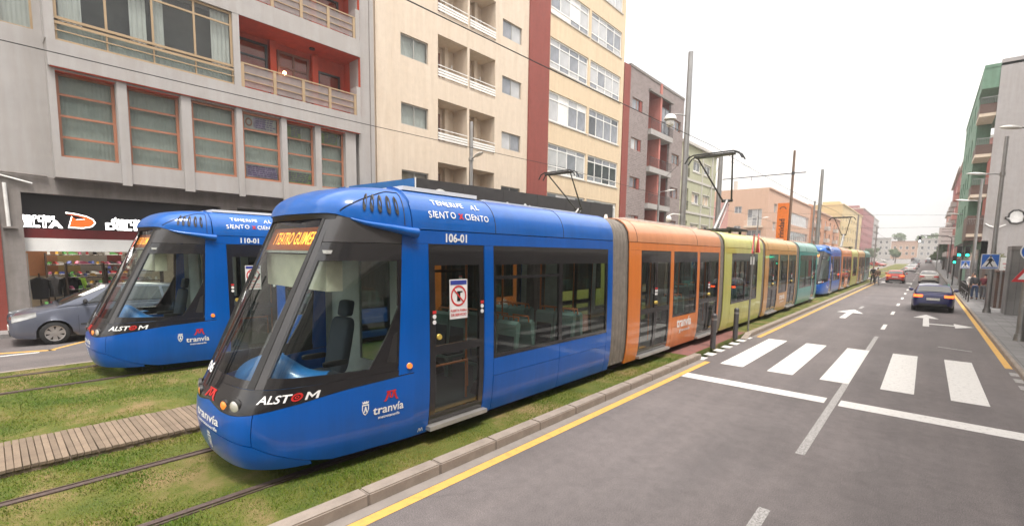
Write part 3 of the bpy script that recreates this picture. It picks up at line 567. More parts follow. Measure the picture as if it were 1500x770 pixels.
def cab(root, front=True, paint='tram_blue', roofp='tram_blue_roof'):
    """all cab pieces in nose coordinates"""
    out = []
    def both(name, m, lo, hi, nu, nv, th=.03, off=0, smooth=35, fn=CP, par=None, joint=True):
        bk = 'glass' not in m
        if lo[0][0] == 0:      # wraps round the nose in one piece
            full = lambda L: [(-t, z) for t, z in L[:0:-1]]+list(L)
            return MB().thick(rule(full(lo), full(hi), CPS), nu*2, nv, th, off, False, bk).build(name, m, par or root, smooth)
        for k, mir in enumerate((False, True)):
            o = MB().thick(rule(lo, hi, fn), nu, nv, th, off, mir, bk).build(name, m, (par[k] if par else None) or root, smooth); out.append(o)
        return out[-2:]
    g = .004
    both('bumper', paint, line(zbot, 0, .66, 24), line(lambda t: tab(ZBUMP, t), 0, .66, 24), 30, 6)
    both('nose_panel', paint, line(lambda t: tab(ZBUMP, t)+.012, 0, .387, 16), line(lambda t: zb(t)-g, 0, .387, 16), 22, 6)
    lo = [(.392+(.66-.392)*k/8, tab(ZBUMP, .392+(.66-.392)*k/8)+.012) for k in range(9)]+[(.66+.34*k/5, zbot(.66+.34*k/5)) for k in range(1, 6)]
    n = len(lo); hi = [(t, zb(t)-g) for t, z in lo]
    both('flank_panel', paint, lo, hi, 26, 8)
    ztop = lambda t: tab([(0, 1.085), (.38, 1.10), (1, 1.12)], t)
    both('black_belt', 'tram_black', line(zb, 0, 1, 30), line(ztop, 0, 1, 30), 40, 4)
    # windscreen and its posts
    both('windscreen', 'cab_glass', [(0, 1.09), (.275, 1.10)], [(0, 2.97), (.322, 2.97)], 14, 20, .008, -.012)
    both('windscreen_edge', 'tram_black', [(0, 1.085), (.28, 1.10)], [(0, 1.17), (.28, 1.185)], 12, 2, .02, -.002)
    both('screen_post', 'tram_black_matt', [(.275, 1.10), (.33, 1.10)], [(.318, 3.0), (.345, 3.0)], 2, 20, .05, .004)
    both('screen_post', 'tram_grey', [(.33, 1.10), (.39, 1.105)], [(.345, 3.0), (.40, 3.0)], 2, 20, .05, -.002)
    # side window of the cab with its black surround
    win = both('cab_window', 'tram_black', [(.39, 1.105), (.93, 1.12)], [(.395, 1.225), (.93, 1.18)], 10, 2, .04)
    both('window_surround', 'tram_black', [(.425, 2.48), (.93, 2.48)], [(.405, 2.69), (.93, 2.69)], 10, 3, .04, par=win)
    both('window_surround', 'tram_black', [(.83, 1.178), (.932, 1.172)], [(.926, 1.95), (.932, 1.99)], 4, 14, .03, .003, par=win); both('window_surround', 'tram_black', [(.918, 1.93), (.932, 1.93)], [(.910, 2.50), (.932, 2.50)], 2, 8, .03, .002, par=win)
    both('window_surround', 'tram_black', [(.388, 1.2), (.402, 1.23)], [(.40, 2.69), (.43, 2.49)], 2, 14, .04, par=win)
    both('pane', 'cab_glass', [(.395, 1.22), (.55, 1.205), (.7, 1.19), (.83, 1.18), (.88, 1.55), (.93, 1.95)], [(.425, 2.49), (.52, 2.49), (.62, 2.49), (.72, 2.49), (.82, 2.49), (.93, 2.49)], 24, 12, .008, -.012, par=win)
    both('hatch', 'tram_black_matt', [(.885, 1.24), (.922, 1.23)], [(.905, 1.56), (.922, 1.60)], 3, 5, .01, .004, par=win)
    both('corner_panel', 'tram_grey', [(.405, 2.697), (.93, 2.697)], [(.395, 3.02), (.93, 2.90)], 12, 4, .03)
    both('door_post', paint, [(.935, 1.05), (1, 1.055)], [(.932, 2.9), (1, 2.885)], 3, 14, .05, .001)
    # brow and roof cap
    mb = MB()
    def capf(u, v):
        t = u*2-1; p = CAP(abs(t), v); return Vector((-p.x, p.y, p.z)) if t < 0 else p
    mb.thick(capf, 80, 12, .03, 0)
    mb.quad(*[capf(k/40, 1) for k in range(41)])
    cap = mb.build('roof_cap', roofp, root, 40); out.append(cap)
    mb = MB()      # dark lip under the brow
    mb.thick(lambda u, v: CPS((u*2-1)*.45, 2.965+.06*v)+Vector((0, -.10*v*(1-abs(u*2-1)), 0)), 32, 2, .03, .004)
    mb.build('brow_lip', 'tram_black_matt', cap, 40)
    # vent slots and panel outline on the brow flank
    for mir in (1, -1):
        for k in range(5):
            mb = MB(); t0 = .695+.05*k; ring = []
            for j in range(14):
                a = 2*PI*j/14; t = t0+.0135*math.cos(a)+.014*(math.sin(a)*-.5); s = .31+.17*math.copysign(abs(math.sin(a))**.6, math.sin(a))
                p = CAP(t, s); e = 1e-3; nn = (CAP(t+e, s)-CAP(t-e, s)).cross(CAP(t, s+e)-CAP(t, s-e)).normalized(); nn *= 1 if nn.x > 0 else -1
                p = p+nn*.014; ring.append((p.x*mir, p.y, p.z))
            mb.quad(*ring); mb.build('vent_slot', 'black', cap)
        mb = MB(); pts = []
        for k in range(24):
            q = k/23; t = .50+.45*min(1, q*1.25); s = min(.62, .06+.95*q) if q < .8 else .62-.62*(q-.8)/.2
            p = CAP(min(t, .952), max(.02, s)); pts.append((p.x*mir*1.003, p.y, p.z+.003))
        mb.tube(pts, .006, 5); mb.build('panel_groove', 'tram_black_matt', cap)
        # tapering blue fairing that runs down to the gutter
        pts = []; rr = []
        for k in range(9):
            q = k/8; t = .60+.42*q; p = CP(min(t, 1), zlip(min(t, 1))-.005-.05*q); pts.append(((p.x+.035*q)*mir, p.y+(.06 if t > 1 else 0), p.z)); rr.append(.012+.052*q)
        MB().tube(pts, rr, 10).build('brow_fairing', roofp, cap, 50)
    if not front: return
    # lamps
    for sx in (1, -1):
        h = CP(.25, .915); q = CP(.16, .895); nn = Vector((.30*sx, -.95, 0))
        for p, r, m, nm in ((h, .072, 'lamp_lens', 'headlight'), (q, .056, 'lamp_amber', 'indicator_lamp')):
            c = Vector((p.x*sx, p.y, p.z)); o = MB().cyl(c-nn*.03, c+nn*.004, r*1.18, r*1.12, 20).build(nm, 'tram_black_matt', root, 50)
            mb = MB(); a = nn.normalized(); b = a.orthogonal().normalized(); d = a.cross(b)
            mb.grid(lambda u, v: c+nn*(.005+.014*(1-v*v))+(b*math.cos(2*PI*u)+d*math.sin(2*PI*u))*r*max(v, .01)*.93, 20, 5); mb.build('lens', m, o, 60)
        p = CP(.985, 1.15); MB().cyl((sx*(p.x-.01), p.y-.02, 1.15), (sx*(p.x+.022), p.y-.02, 1.15), .042, .034, 16).build('indicator_lamp', 'lamp_amber', root, 50)
    # wipers
    for dx in (0, .08):
        MB().tube([CP(0, 1.03)+Vector((-.12+dx, -.06, 0)), CP(0, 1.25)+Vector((-.13+dx, -.06, 0)), CP(0, 2.0)+Vector((-.15+dx*1.2, -.045, 0))], [.016, .010, .007], 6).build('wiper_arm', 'tram_black_matt', root, 60)
    MB().tube([CP(0, 1.45)+Vector((-.17, -.03, 0)), CP(0, 2.3)+Vector((-.15, -.03, 0))], .010, 6).build('wiper_blade', 'rubber', root)
    # dashboard, driver seat, rear wall of the cab
    def dash(u, v):
        a = (u-.5)*PI; r = .92; x = math.sin(a)*r; y = .95-math.cos(a)*.58
        return Vector((x*(1-.25*v*v), y+(.75-(y-.3)*.7)*v*v*.8, .95+.20*math.sin(v*PI*.62)+.30*math.exp(-((x-.42)/.30)**2)*math.sin(v*PI)))
    MB().grid(dash, 24, 10).build('dashboard', 'dash_blue', root, 60)
    def pill(mb, c, a, b_, h, tilt=0, e=.35):      # rounded cushion
        sg = lambda v: math.copysign(abs(v)**e, v)
        def f(u, v):
            th, ph = 2*PI*u, (v-.5)*PI; x = a*sg(math.cos(ph))*sg(math.cos(th)); y = b_*sg(math.cos(ph))*sg(math.sin(th)); z = h*sg(math.sin(ph))
            return (c[0]+x, c[1]+y+z*tilt, c[2]+z)
        mb.grid(f, 20, 12)
    st = MB(); pill(st, (0, 1.32, .90), .25, .25, .07); pill(st, (0, 1.64, 1.30), .24, .07, .38, .2); pill(st, (0, 1.75, 1.80), .14, .055, .11, .2); st.cyl((0, 1.35, .33), (0, 1.35, .85), .09, None, 12); st.build('driver_seat', 'seat_pad', root, 60)
    for sx in (-.3, .3): st = MB(); pill(st, (sx, 1.42, 1.12), .04, .17, .035); st.build('armrest', 'tram_black_matt', root, 60)
    bk = MB(); bk.box(-1.08, -.25, 2.10, 2.14, .33, 2.58).box(.55, 1.08, 2.10, 2.14, .33, 2.58).box(-.25, .55, 2.10, 2.14, .33, 1.0); bk.build('cab_bulkhead', 'tram_inner', root)
    MB().quad((-.25, 2.12, 1.0), (.55, 2.12, 1.0), (.55, 2.12, 2.55), (-.25, 2.12, 2.55)).build('bulkhead_glass', 'tram_glass', root)
    MB().prism([(-1.05, 2.1), (-.95, 1.0), (-.7, .5), (.7, .5), (.95, 1.0), (1.05, 2.1)], lambda a, b, d: (a, b, d), .30, .335).build('floor', 'tram_floor', root); MB().box(-.95, .95, 1.0, 2.1, 2.56, 2.60).build('ceiling', 'tram_ceiling', root)
    MB().box(-.85, .85, 1.05, 1.25, 2.12, 2.54).build('sun_blind', 'blind_cream', root)
    # destination display behind the top of the windscreen
    dsp = MB(); n = Vector((0, -1, .47)).normalized()
    def dp(a, b, d): c = CP(0, 2.74); up = (CP(0, 2.9)-CP(0, 2.6)).normalized(); return c+Vector((a, .075, 0))+up*b+n*d+Vector((0, .10*a*a, 0))
    dsp.prism([(-.72, -.16), (.72, -.16), (.72, .15), (-.72, .15)], dp, -.02, 0); ds = dsp.build('destination_display', 'led_board', root)
    t = MB(); lettering(t, '1 TEATRO GUIMERA', lambda a, b: dp(a*.56+.11, b-.085, .004), .24, .006); t.build('display_text', 'led_orange', ds)

def emblem_M(mb, fn, s):
    for sg in (1, -1):
        for pts in ([(.0, .25), (.14, .95), (.40, .95), (.62, .25), (.80, 0), (.55, 0), (.38, .28), (.27, .70), (.16, .25)],):
            mb.quad(*[fn(sg*a*s, b*s) for a, b in pts][::sg])
    mb.quad(*[fn(a*s, b*s) for a, b in [(-.55, .86), (.55, .86), (.50, 1.0), (-.50, 1.0)]])
def emblem_shield(mb, fn, s):      # small crest outline
    o = [(-.36, .62), (.36, .62), (.36, .1), (.22, -.3), (0, -.5), (-.22, -.3), (-.36, .1)]; i = [(a*.74, (b-.08)*.78+.07) for a, b in o]
    for k in range(7): mb.quad(*[fn(a*s, b*s) for a, b in (o[k], o[(k+1) % 7], i[(k+1) % 7], i[k])])
    for q in ([(-.3, .70), (.3, .70), (.36, .98), (.2, .82), (.12, 1.0), (0, .84), (-.12, 1.0), (-.2, .82), (-.36, .98)], [(-.04, .42), (.06, .42), (.16, .0), (.22, -.18), (.08, -.2), (.02, .1), (-.06, -.2), (-.2, -.18), (-.12, .02)]): mb.quad(*[fn(a*s, b*s) for a, b in q])
def pixel_on_cab(t0, z0):          # local sheet on the cab skin: a along +t direction in metres, b up
    def fn(a, b, off=.006):
        z = z0+b; e = .002; d = (CP(t0+e, z0)-CP(t0-e, z0)).length/(2*e); t = t0+a/d if t0+a/d >= 0 else -(t0+a/d)
        p = CP(abs(t), z)
        if t0+a/d < 0: p = Vector((-p.x, p.y, p.z))
        q = CP(abs(t)+.004, z); tg = q-CP(max(abs(t)-.004, 0), z); nn = Vector((tg.y, -tg.x, 0)).normalized()
        if t0+a/d < 0: nn.x *= -1
        return p+nn*off
    return fn

def build_tram():
    T = thing('tram', '', 'tram')
    cab(T)
    # front module
    module_side(T, 2.02, 7.05, [('door', 2.28, 3.30, 1), ('win', 3.50, 6.85, [5.22], .73, 1)], 'tram_blue')
    roof(T, 2.04, 7.05, 'tram_blue_roof', (3.55, 5.3))
    MB().box(-.80, .80, 2.15, 3.5, RZ1-.002, RZ1+.05).build('roof_pod', 'frame_white', T); MB().box(-.55, .55, 3.9, 6.6, RZ1-.002, RZ1+.045).build('roof_pod', 'tram_ceiling', T)
    inside(T, 2.14, 7.05, [(x, y, f) for x in (-.85, -.38, .38, .85) for y, f in ((3.95, 1), (4.85, -1), (5.15+.45, 1), (6.35, -1))], [(.75, 2.36), (.75, 3.34), (-.75, 2.36), (.2, 4.4), (.2, 5.9), (-.3, 5.3)])
    MB().tube([(.98, 2.4, .36), (.98, 2.4, 1.0), (.98, 3.15, 1.0), (.98, 3.15, .6)], .02, 6).build('grab_rail', 'grab_orange', T, 60)
    bellows(T, 7.05, 7.77)
    def doormod(y0, m, rm):
        module_side(T, y0, y0+5.98, [('door', y0+.58, y0+2.22, 2), ('win', y0+2.42, y0+4.04, [], .73), ('door', y0+4.24, y0+5.88, 2)], m)
        roof(T, y0, y0+5.98, rm, (y0+.35, y0+4.0,)); MB().box(-.7, .7, y0+.6, y0+5.2, RZ1-.002, RZ1+.05).build('roof_pod', 'tram_ceiling', T)
        inside(T, y0, y0+5.98, [(x, y, f) for x in (-.85, .85) for y, f in ((y0+2.75, 1), (y0+3.7, -1))], [(sx*.6, y) for sx in (-1, 1) for y in (y0+.5, y0+2.3, y0+4.2)])
    doormod(7.77, 'tram_orange', 'tram_orange_roof'); bellows(T, 13.75, 14.2)
    module_side(T, 14.2, 18.8, [('win', 14.95, 18.1, [16.5], .62)], 'tram_lime'); roof(T, 14.2, 18.8, 'tram_lime_roof', (17.2,)); inside(T, 14.2, 18.8, [(x, y, f) for x in (-.85, .85) for y, f in ((15.3, 1), (16.3, -1), (16.9, 1), (17.8, -1))], [(.3, 15), (-.3, 17)])
    bellows(T, 18.8, 19.25)
    doormod(19.25, 'tram_apricot', 'tram_apricot_roof'); bellows(T, 25.23, 25.95)
    module_side(T, 25.95, 30.98, [('win', 26.15, 29.50, [27.78], .73), ('door', 29.70, 30.72, 1)], 'tram_teal'); roof(T, 25.95, 30.96, 'tram_teal_roof', (27.7,)); inside(T, 25.95, 30.86, [(x, y, f) for x in (-.85, .85) for y, f in ((27, 1), (28, -1), (29, 1))], [(.3, 29.5)])
    rear = put('rear_cab', None, T, (0, 33, 0), (0, 0, PI)); cab(rear, False, 'tram_teal', 'tram_teal_roof'); MB().box(-1.0, 1.0, 2.0, 2.04, .3, 2.9).build('cab_bulkhead', 'room_grey', rear)
    for y in (4.6, 16.5, 28.4): bogie(T, y)
    MB().box(-.85, .85, 1.3, 31.7, .22, .298).build('underframe', 'bogie', T)
    # pantograph
    pg = MB(); py = 16.9
    pg.box(-.75, .75, py-.9, py+.5, RZ1+.10, RZ1+.17)
    for sx in (-.7, .7):
        for yy in (-.8, .4): pg.cyl((sx, py+yy, RZ1-.01), (sx, py+yy, RZ1+.12), .05, None, 8)
    for sx in (-1, 1): pg.box(sx*.75-.05, sx*.75+.05, py-1.2, py+1.0, RZ1+.12, RZ1+.2)
    P = pg.build('pantograph', 'metal_dark', T)
    knee = Vector((0, py+.95, 4.75)); top = Vector((0, py-.75, 6.22))
    MB().tube([(0, py-.35, RZ1+.15), knee], [.085, .06], 10).build('lower_arm', 'metal_pole', P, 60)
    MB().tube([(.09, py-.15, RZ1+.15), knee+Vector((.05, .1, -.08))], .018, 6).build('control_rod', 'metal_pole', P, 60)
    for sx in (-1, 1): MB().tube([knee+Vector((sx*.16, 0, 0)), top+Vector((sx*.62, 0, 0))], [.035, .028], 8).build('upper_arm', 'metal_dark', P, 60)
    MB().cyl(knee+Vector((-.2, 0, 0)), knee+Vector((.2, 0, 0)), .06, None, 10).build('knee_joint', 'metal_dark', P, 50)
    for dy in (-.16, .16): MB().tube([(-1.0, top.y+dy, top.z-.24), (-.88, top.y+dy, top.z-.04), (-.7, top.y+dy, top.z+.04), (.7, top.y+dy, top.z+.04), (.88, top.y+dy, top.z-.04), (1.0, top.y+dy, top.z-.24)], .028, 6).build('contact_strip', 'black', P, 50)
    MB().box(-.68, .68, top.y-.18, top.y+.18, top.z-.05, top.z-.0).build('pan_head', 'metal_dark', P)
    # small dome and fittings on the roof
    for (x, y) in ((-.2, 3.62), (.3, 8.2), (-.4, 20), (.2, 24)): MB().cyl((x, y, RZ1), (x, y, RZ1+.12), .06, .03, 10).build('roof_aerial', 'lamp_white', T, 40)
    # --- printing on the near flank and nose
    roofsheet = lambda y0, s0: (lambda a, b: (lambda p, q: p+Vector((.006, 0, .006)))(RP(y0+a, s0+b/.78), 0))
    random.seed(5)
    def hand(s, y0, s0, size, parent):
        mb = MB(); x = 0; wts = []
        for ch in s:
            if ch == ' ': wts.append((None, x, 0)); x += size*.38; continue
            vs, fs = text2d(ch, size, .012); wd = max(v[0] for v in vs)-min(v[0] for v in vs)
            wts.append((ch, x+wd/2, random.uniform(-.13, .13))); x += wd+size*.15
        for ch, cx, rt in wts:
            if ch is None or ch == '*': continue
            up = size*random.uniform(-.06, .06)
            lettering(mb, ch, lambda a, b: roofsheet(y0, s0)((a*math.cos(rt)-b*math.sin(rt))+cx-x/2, a*math.sin(rt)+b*math.cos(rt)+up), size, .012)
        mb.build('slogan', 'white_print', parent)
    hand('TENERIFE', 2.70, .40, .12, T); hand('AL', 3.2, .385, .13, T); hand('SIENTO', 2.55, .17, .125, T); hand('CIENTO', 3.19, .17, .12, T)
    mb = MB(); lettering(mb, 'x', lambda a, b: roofsheet(2.875, .18)(a, b), .15, .03); mb.build('slogan', 'logo_red', T)
    flat = lambda y0, z0, off=.004: (lambda a, b: Vector((SX(z0+b)+off, y0+a, z0+b)))
    sk = MB(); f = flat(2.80, 1.95, -.012); sk.quad(*[f(a, b) for a, b in ((-.165, -.275), (.165, -.275), (.165, .275), (-.165, .275))]); st_ = sk.build('warning_notice', 'sticker_white', T)
    f = flat(2.80, 1.95, -.010); sk = MB(); sk.quad(*[f(a, b) for a, b in ((-.15, .20), (.15, .20), (.15, .26), (-.15, .26))]); sk.build('notice_print', 'sticker_blue', st_)
    sk = MB()
    for k in range(24):
        a0, a1 = 2*PI*k/24, 2*PI*(k+1)/24; sk.quad(*[f(math.cos(a)*r, .045+math.sin(a)*r) for a, r in ((a0, .12), (a1, .12), (a1, .145), (a0, .145))])
    sk.quad(*[f(a, b+.045) for a, b in ((-.095, .08), (-.08, .095), (.095, -.08), (.08, -.095))]); lettering(sk, 'PUERTA FUERA', lambda a, b: f(a, b-.175), .044, .03); lettering(sk, 'DE SERVICIO', lambda a, b: f(a, b-.235), .05, .03); sk.build('notice_print', 'red_print', st_)
    f = flat(2.80, 1.95, -.0105); sk = MB(); sk.quad(*[f(a, b) for a, b in ((-.03, -.03), (.03, -.03), (.03, .11), (-.03, .11))]); sk.quad(*[f(a, b) for a, b in ((.03, .09), (.07, .09), (.07, .11), (.03, .11))]); sk.build('notice_print', 'black', st_)
    ft = pixel_on_cab(.905, .62); mb = MB(); lettering(mb, 'tranvía', lambda a, b: ft(a, b), .15, .018); lettering(mb, 'metrotenerife', lambda a, b: ft(a, b-.065), .052, .02); mb.build('operator_name', 'white_print', T)
    fm = pixel_on_cab(.91, .76); mb = MB(); emblem_M(mb, fm, .125); mb.build('operator_emblem', 'logo_red', T)
    fs_ = pixel_on_cab(.832, .70); mb = MB(); emblem_shield(mb, fs_, .12); mb.build('crest', 'white_print', T)
    fa = pixel_on_cab(.53, .965); mb = MB(); lettering(mb, 'ALST', lambda a, b: fa(a*1.32-.085, b), .115, .02); 
    for q in ([(0, 0), (.2, 0), (.2, 1), (0, 1)], [(.86, 0), (1.06, 0), (1.06, 1), (.86, 1)], [(.2, 1), (.2, .68), (.53, .2), (.53, .52)], [(.86, 1), (.86, .68), (.53, .2), (.53, .52)]): mb.quad(*[fa(.195+a*.082, b*.082) for a, b in q])
    mb.build('maker_name', 'white_print', T)
    mb = MB()
    for r0, r1 in ((.028, .045), (.008, .018)):
        for k in range(18):
            a0, a1 = 2*PI*k/18, 2*PI*(k+1)/18; mb.quad(*[fa(.128+math.cos(a)*r, .042+math.sin(a)*r) for a, r in ((a0, r0), (a1, r0), (a1, r1), (a0, r1))])
    mb.build('maker_name', 'logo_red', T)
    ff = pixel_on_cab(0.0, .66); mb = MB(); lettering(mb, 'tranvía', lambda a, b: ff(a, b), .135, .018); lettering(mb, 'metrotenerife', lambda a, b: ff(a, b-.07), .06, .02); mb.build('operator_name', 'white_print', T)
    ff2 = pixel_on_cab(0.0, .90); mb = MB(); emblem_M(mb, ff2, .105); mb.build('operator_emblem', 'logo_red', T)
    ff3 = pixel_on_cab(0.02, .40); mb = MB(); emblem_shield(mb, ff3, .15); mb.build('crest', 'white_print', T)
    for y0 in (7.77+3.23, 19.25+3.23):
        mb = MB(); lettering(mb, 'tranvía', flat(y0, .70), .36, .03); lettering(mb, 'x', flat(y0-.25, .52), .22, .03); lettering(mb, 'metrotenerife', flat(y0+.12, .56), .11, .02); mb.build('operator_name', 'sticker_white', T)
    mb = MB(); lettering(mb, '/V\\', flat(2.15, .215), .07, .03); mb.build('panel_mark', 'white_print', T)
    return T
def number(T, s):
    mb = MB(); lettering(mb, s, lambda a, b: Vector((SX(2.75)+.008, 2.76+a, 2.735+b)), .155, .03); mb.build('fleet_number', 'white_print', T)
    mb = MB(); fn = pixel_on_cab(0.0, 1.12)
    lettering(mb, s[1:3], lambda a, b: fn(a-.22, b, .012), .15, .03); mb.build('fleet_number', 'white_print', T)
tramA = build_tram(); tramB = copy_tree(tramA); tramC = copy_tree(tramA)
number(tramA, '106-01'); number(tramB, '110-01')
tramA.location = (-6.03, 1.55, .13); tramB.location = (-12.73, 1.25, .13); tramC.location = (-6.03, 35.6, .13)
tag(tramA, 'nearest blue-fronted articulated tram 106-01 with orange, lime and teal cars', 'tram', 'articulated trams')
tag(tramB, 'blue tram 110-01 on the far track behind the nearest tram', 'tram', 'articulated trams')
tag(tramC, 'small distant tram standing right behind the teal end of the nearest tram', 'tram', 'articulated trams')
# ------------------------------------------------------------------ cars (local: front bumper at y=0, facing -y)
mat('plate', (.70, .68, .62), .5); mat('tail_red', (.45, .012, .01), .2, coat=1, emit=.15); mat('tail_lit', (1.0, .10, .02), .3, emit=1.6); mat('head_lens', (.36, .36, .35), .12, .2, coat=1); mat('rim_alloy', (.42, .40, .38), .35, .6); mat('black_plastic', (.025, .025, .026), .55); mat('chrome', (.6, .6, .6), .15, 1)
def make_car(name, label, paintname, p, lit=False, group=None):
    L, W, H = p['L'], p['W'], p['H']; hw = W/2; root = thing(name, label, 'car', group=group)
    wf, wr, wR = p['wf'], p['wr'], p.get('wR', .31)
    DECK = p['deck']                       # (y, z) of bonnet, belt and tail
    HWT = [(0, .70), (.06, .82), (.2, .91), (.5, .97), (1.0, 1.0), (L-1.0, 1.0), (L-.4, .965), (L-.12, .90), (L-.03, .84), (L, .74)]
    ZBT = [(0, .34), (.1, .24), (.4, .20), (L-.4, .22), (L-.08, .28), (L, .36)]
    def ring(y):
        h = hw*tab(HWT, y); zb_ = tab(ZBT, y); dk = tab(DECK, y)
        for c in (wf, wr):
            d = abs(y-c)
            if d < wR+.06: zb_ = max(zb_, wR+math.sqrt(max(0, (wR+.06)**2-d*d)))
        lv = [zb_, .30, .42, .56, .70, max(.75, dk-.13), dk-.04]
        ws = [.955, .985, 1.0, 1.0, .985, .965, .925]
        pts = [(h*k, max(z, zb_)) for k, z in zip(ws, lv)]+[(h*.80, dk), (h*.40, dk+.022), (0, dk+.03)]
        return pts
    ys = sorted(set([0, .02, .06, .12, .2, .3, .5, .7, L-.7, L-.4, L-.2, L-.1, L-.04, L]+[wf+(wR+.06)*math.cos(a*PI/10) for a in range(11)]+[wr+(wR+.06)*math.cos(a*PI/10) for a in range(11)]+[y for y, z in DECK]+[L*k/16 for k in range(17)]))
    mb = MB(); vs = []; N = 19
    for y in ys:
        r = ring(y); vs += [(x, y, z) for x, z in r]+[(-x, y, z) for x, z in r[-2::-1]]
    fs = [(i*N+k, (i+1)*N+k, (i+1)*N+k+1, i*N+k+1) for i in range(len(ys)-1) for k in range(N-1)]
    fs += [tuple(range(N)), tuple((len(ys)-1)*N+k for k in range(N))[::-1]]
    mb.add(vs, fs); body = mb.build('body', paintname, root, 38)
    MB().box(-hw*.86, hw*.86, .3, L-.3, .22, .5).build('underbody', 'bogie', root)
    # cabin
    G = p['roof']; y1, y4 = G[0][0], G[-1][0]
    def cabin(y, s, off=0):        # s: 0 belt, 1 roof edge, then across the roof to 2 (centre line)
        top = tab(G, y); dk = tab(DECK, y)-.02; f = max(0, min(1, (top-dk)/(H-dk)))
        wb = hw*tab(HWT, y)*.935; wt = wb-(.19)*f
        if s <= 1:
            z = dk+(top-.05*f-dk)*s; x = wb+(wt-wb)*s**1.15
        else:
            q = s-1; x = wt*(1-q); z = top-.05*f+(.05*f)*math.sin(min(1, q*1.4)*PI/2)
        return Vector((x, y, z))
    gy = sorted(set([y for y, z in G]+[y1+(y4-y1)*k/22 for k in range(23)]))
    mb = MB(); S = [0, .25, .5, .75, 1, 1.15, 1.35, 1.6, 2]; M_ = len(S)*2-1; vs = []
    for y in gy:
        r = [cabin(y, s) for s in S]; vs += r+[Vector((-q.x, q.y, q.z)) for q in r[-2::-1]]
    mb.add(vs, [(i*M_+k, (i+1)*M_+k, (i+1)*M_+k+1, i*M_+k+1) for i in range(len(gy)-1) for k in range(M_-1)])
    cb = mb.build('cabin', paintname, root, 35)
    yb, yc = G[1][0], G[-2][0]     # top of windscreen, start of rear slope
    def sheet(nm, f, nu, nv, par, m='car_glass', sides=(1,)):
        for sx in sides:
            mb = MB(); mb.grid(lambda u, v: (lambda q: (q.x*sx, q.y, q.z))(f(u, v)), nu, nv); mb.build(nm, m, par, 40)
    up = lambda q, n, o: q+Vector(n).normalized()*o
    sl = (G[1][1]-G[0][1], G[1][0]-G[0][0]); n1 = (0, -sl[0], sl[1])
    sheet('windscreen', lambda u, v: up((lambda q: Vector((q.x*(u*2-1), q.y, q.z+.03*(1-(u*2-1)**2))))(cabin(y1+.06+(yb-y1-.10)*v, 1)), n1, .012), 10, 6, cb)
    sl2 = (G[-2][1]-G[-1][1], G[-1][0]-G[-2][0]); n2 = (0, sl2[0], sl2[1])
    sheet('rear_window', lambda u, v: up((lambda q: Vector((q.x*.93*(u*2-1), q.y, q.z+.03*(1-(u*2-1)**2))))(cabin(yc+.06+(y4-yc-.06)*p.get('rw', .75)*v, 1)), n2, .012), 10, 6, cb)
    for (a, b, c, d) in p['side']:     # a,b bottom y range, c,d top y range
        sheet('side_window', lambda u, v: (lambda y: cabin(y, .10+.82*v)+Vector((.007, 0, .002)))((a+(b-a)*u)*(1-v)+(c+(d-c)*u)*v), 8, 5, cb, sides=(1, -1))
    # wheels
    for y in (wf, wr):
        for sx in (1, -1):
            xo = hw*.985*sx; ty = MB()
            prof = [(-.20, .20), (-.20, .28), (-.175, .305), (-.03, .31), (-.008, .285), (0, .21)]; n = 28; vs = []
            for k in range(n):
                a = 2*PI*k/n; vs += [(xo+sx*dx, y+math.cos(a)*r*wR/.31, wR+math.sin(a)*r*wR/.31) for dx, r in prof]
            ty.add(vs, [(k*6+j, ((k+1) % n)*6+j, ((k+1) % n)*6+j+1, k*6+j+1) for k in range(n) for j in range(5)])
            wl = ty.build('wheel', 'rubber', root, 50); q = wR/.31
            rim = MB(); rim.cyl((xo-sx*.10, y, wR), (xo-sx*.05, y, wR), .205*q, None, 24)
            rim.build('wheel_well', 'black', wl)
            rim = MB(); rim.cyl((xo-sx*.06, y, wR), (xo-sx*.006, y, wR), .055*q, None, 12)
            for k in range(7):
                a = 2*PI*k/7+.2; c, s = math.cos(a), math.sin(a)
                rim.add([(xo-sx*.022, y+c*.04*q-s*w_*.03*q, wR+s*.04*q+c*w_*.03*q) for w_ in (-1, 1)]+[(xo-sx*.014, y+c*.195*q-s*w_*.055*q, wR+s*.195*q+c*w_*.055*q) for w_ in (1, -1)]
                        +[(xo-sx*.06, y+c*.04*q-s*w_*.03*q, wR+s*.04*q+c*w_*.03*q) for w_ in (-1, 1)]+[(xo-sx*.06, y+c*.195*q-s*w_*.055*q, wR+s*.195*q+c*w_*.055*q) for w_ in (1, -1)], [(0, 1, 2, 3), (0, 3, 7, 4), (1, 5, 6, 2), (2, 6, 7, 3)])
            for k in range(24):
                a0, a1 = 2*PI*k/24, 2*PI*(k+1)/24
                rim.add([(xo-sx*d, y+math.cos(a)*r*q, wR+math.sin(a)*r*q) for a, r, d in ((a0, .188, .012), (a1, .188, .012), (a1, .215, .004), (a0, .215, .004))], [(0, 1, 2, 3)])
            rim.build('rim', 'rim_alloy', wl, 40)
    # lamps, plates, mirrors, trim: thin shells following the skin
    def skin(y, z):
        h = hw*tab(HWT, y); dk = tab(DECK, y)
        k = tab([(.2, .955), (.30, .985), (.42, 1), (.56, 1), (.70, .985), (max(.75, dk-.13)+.001, .965), (max(.76, dk-.04)+.002, .925)], z); return h*k
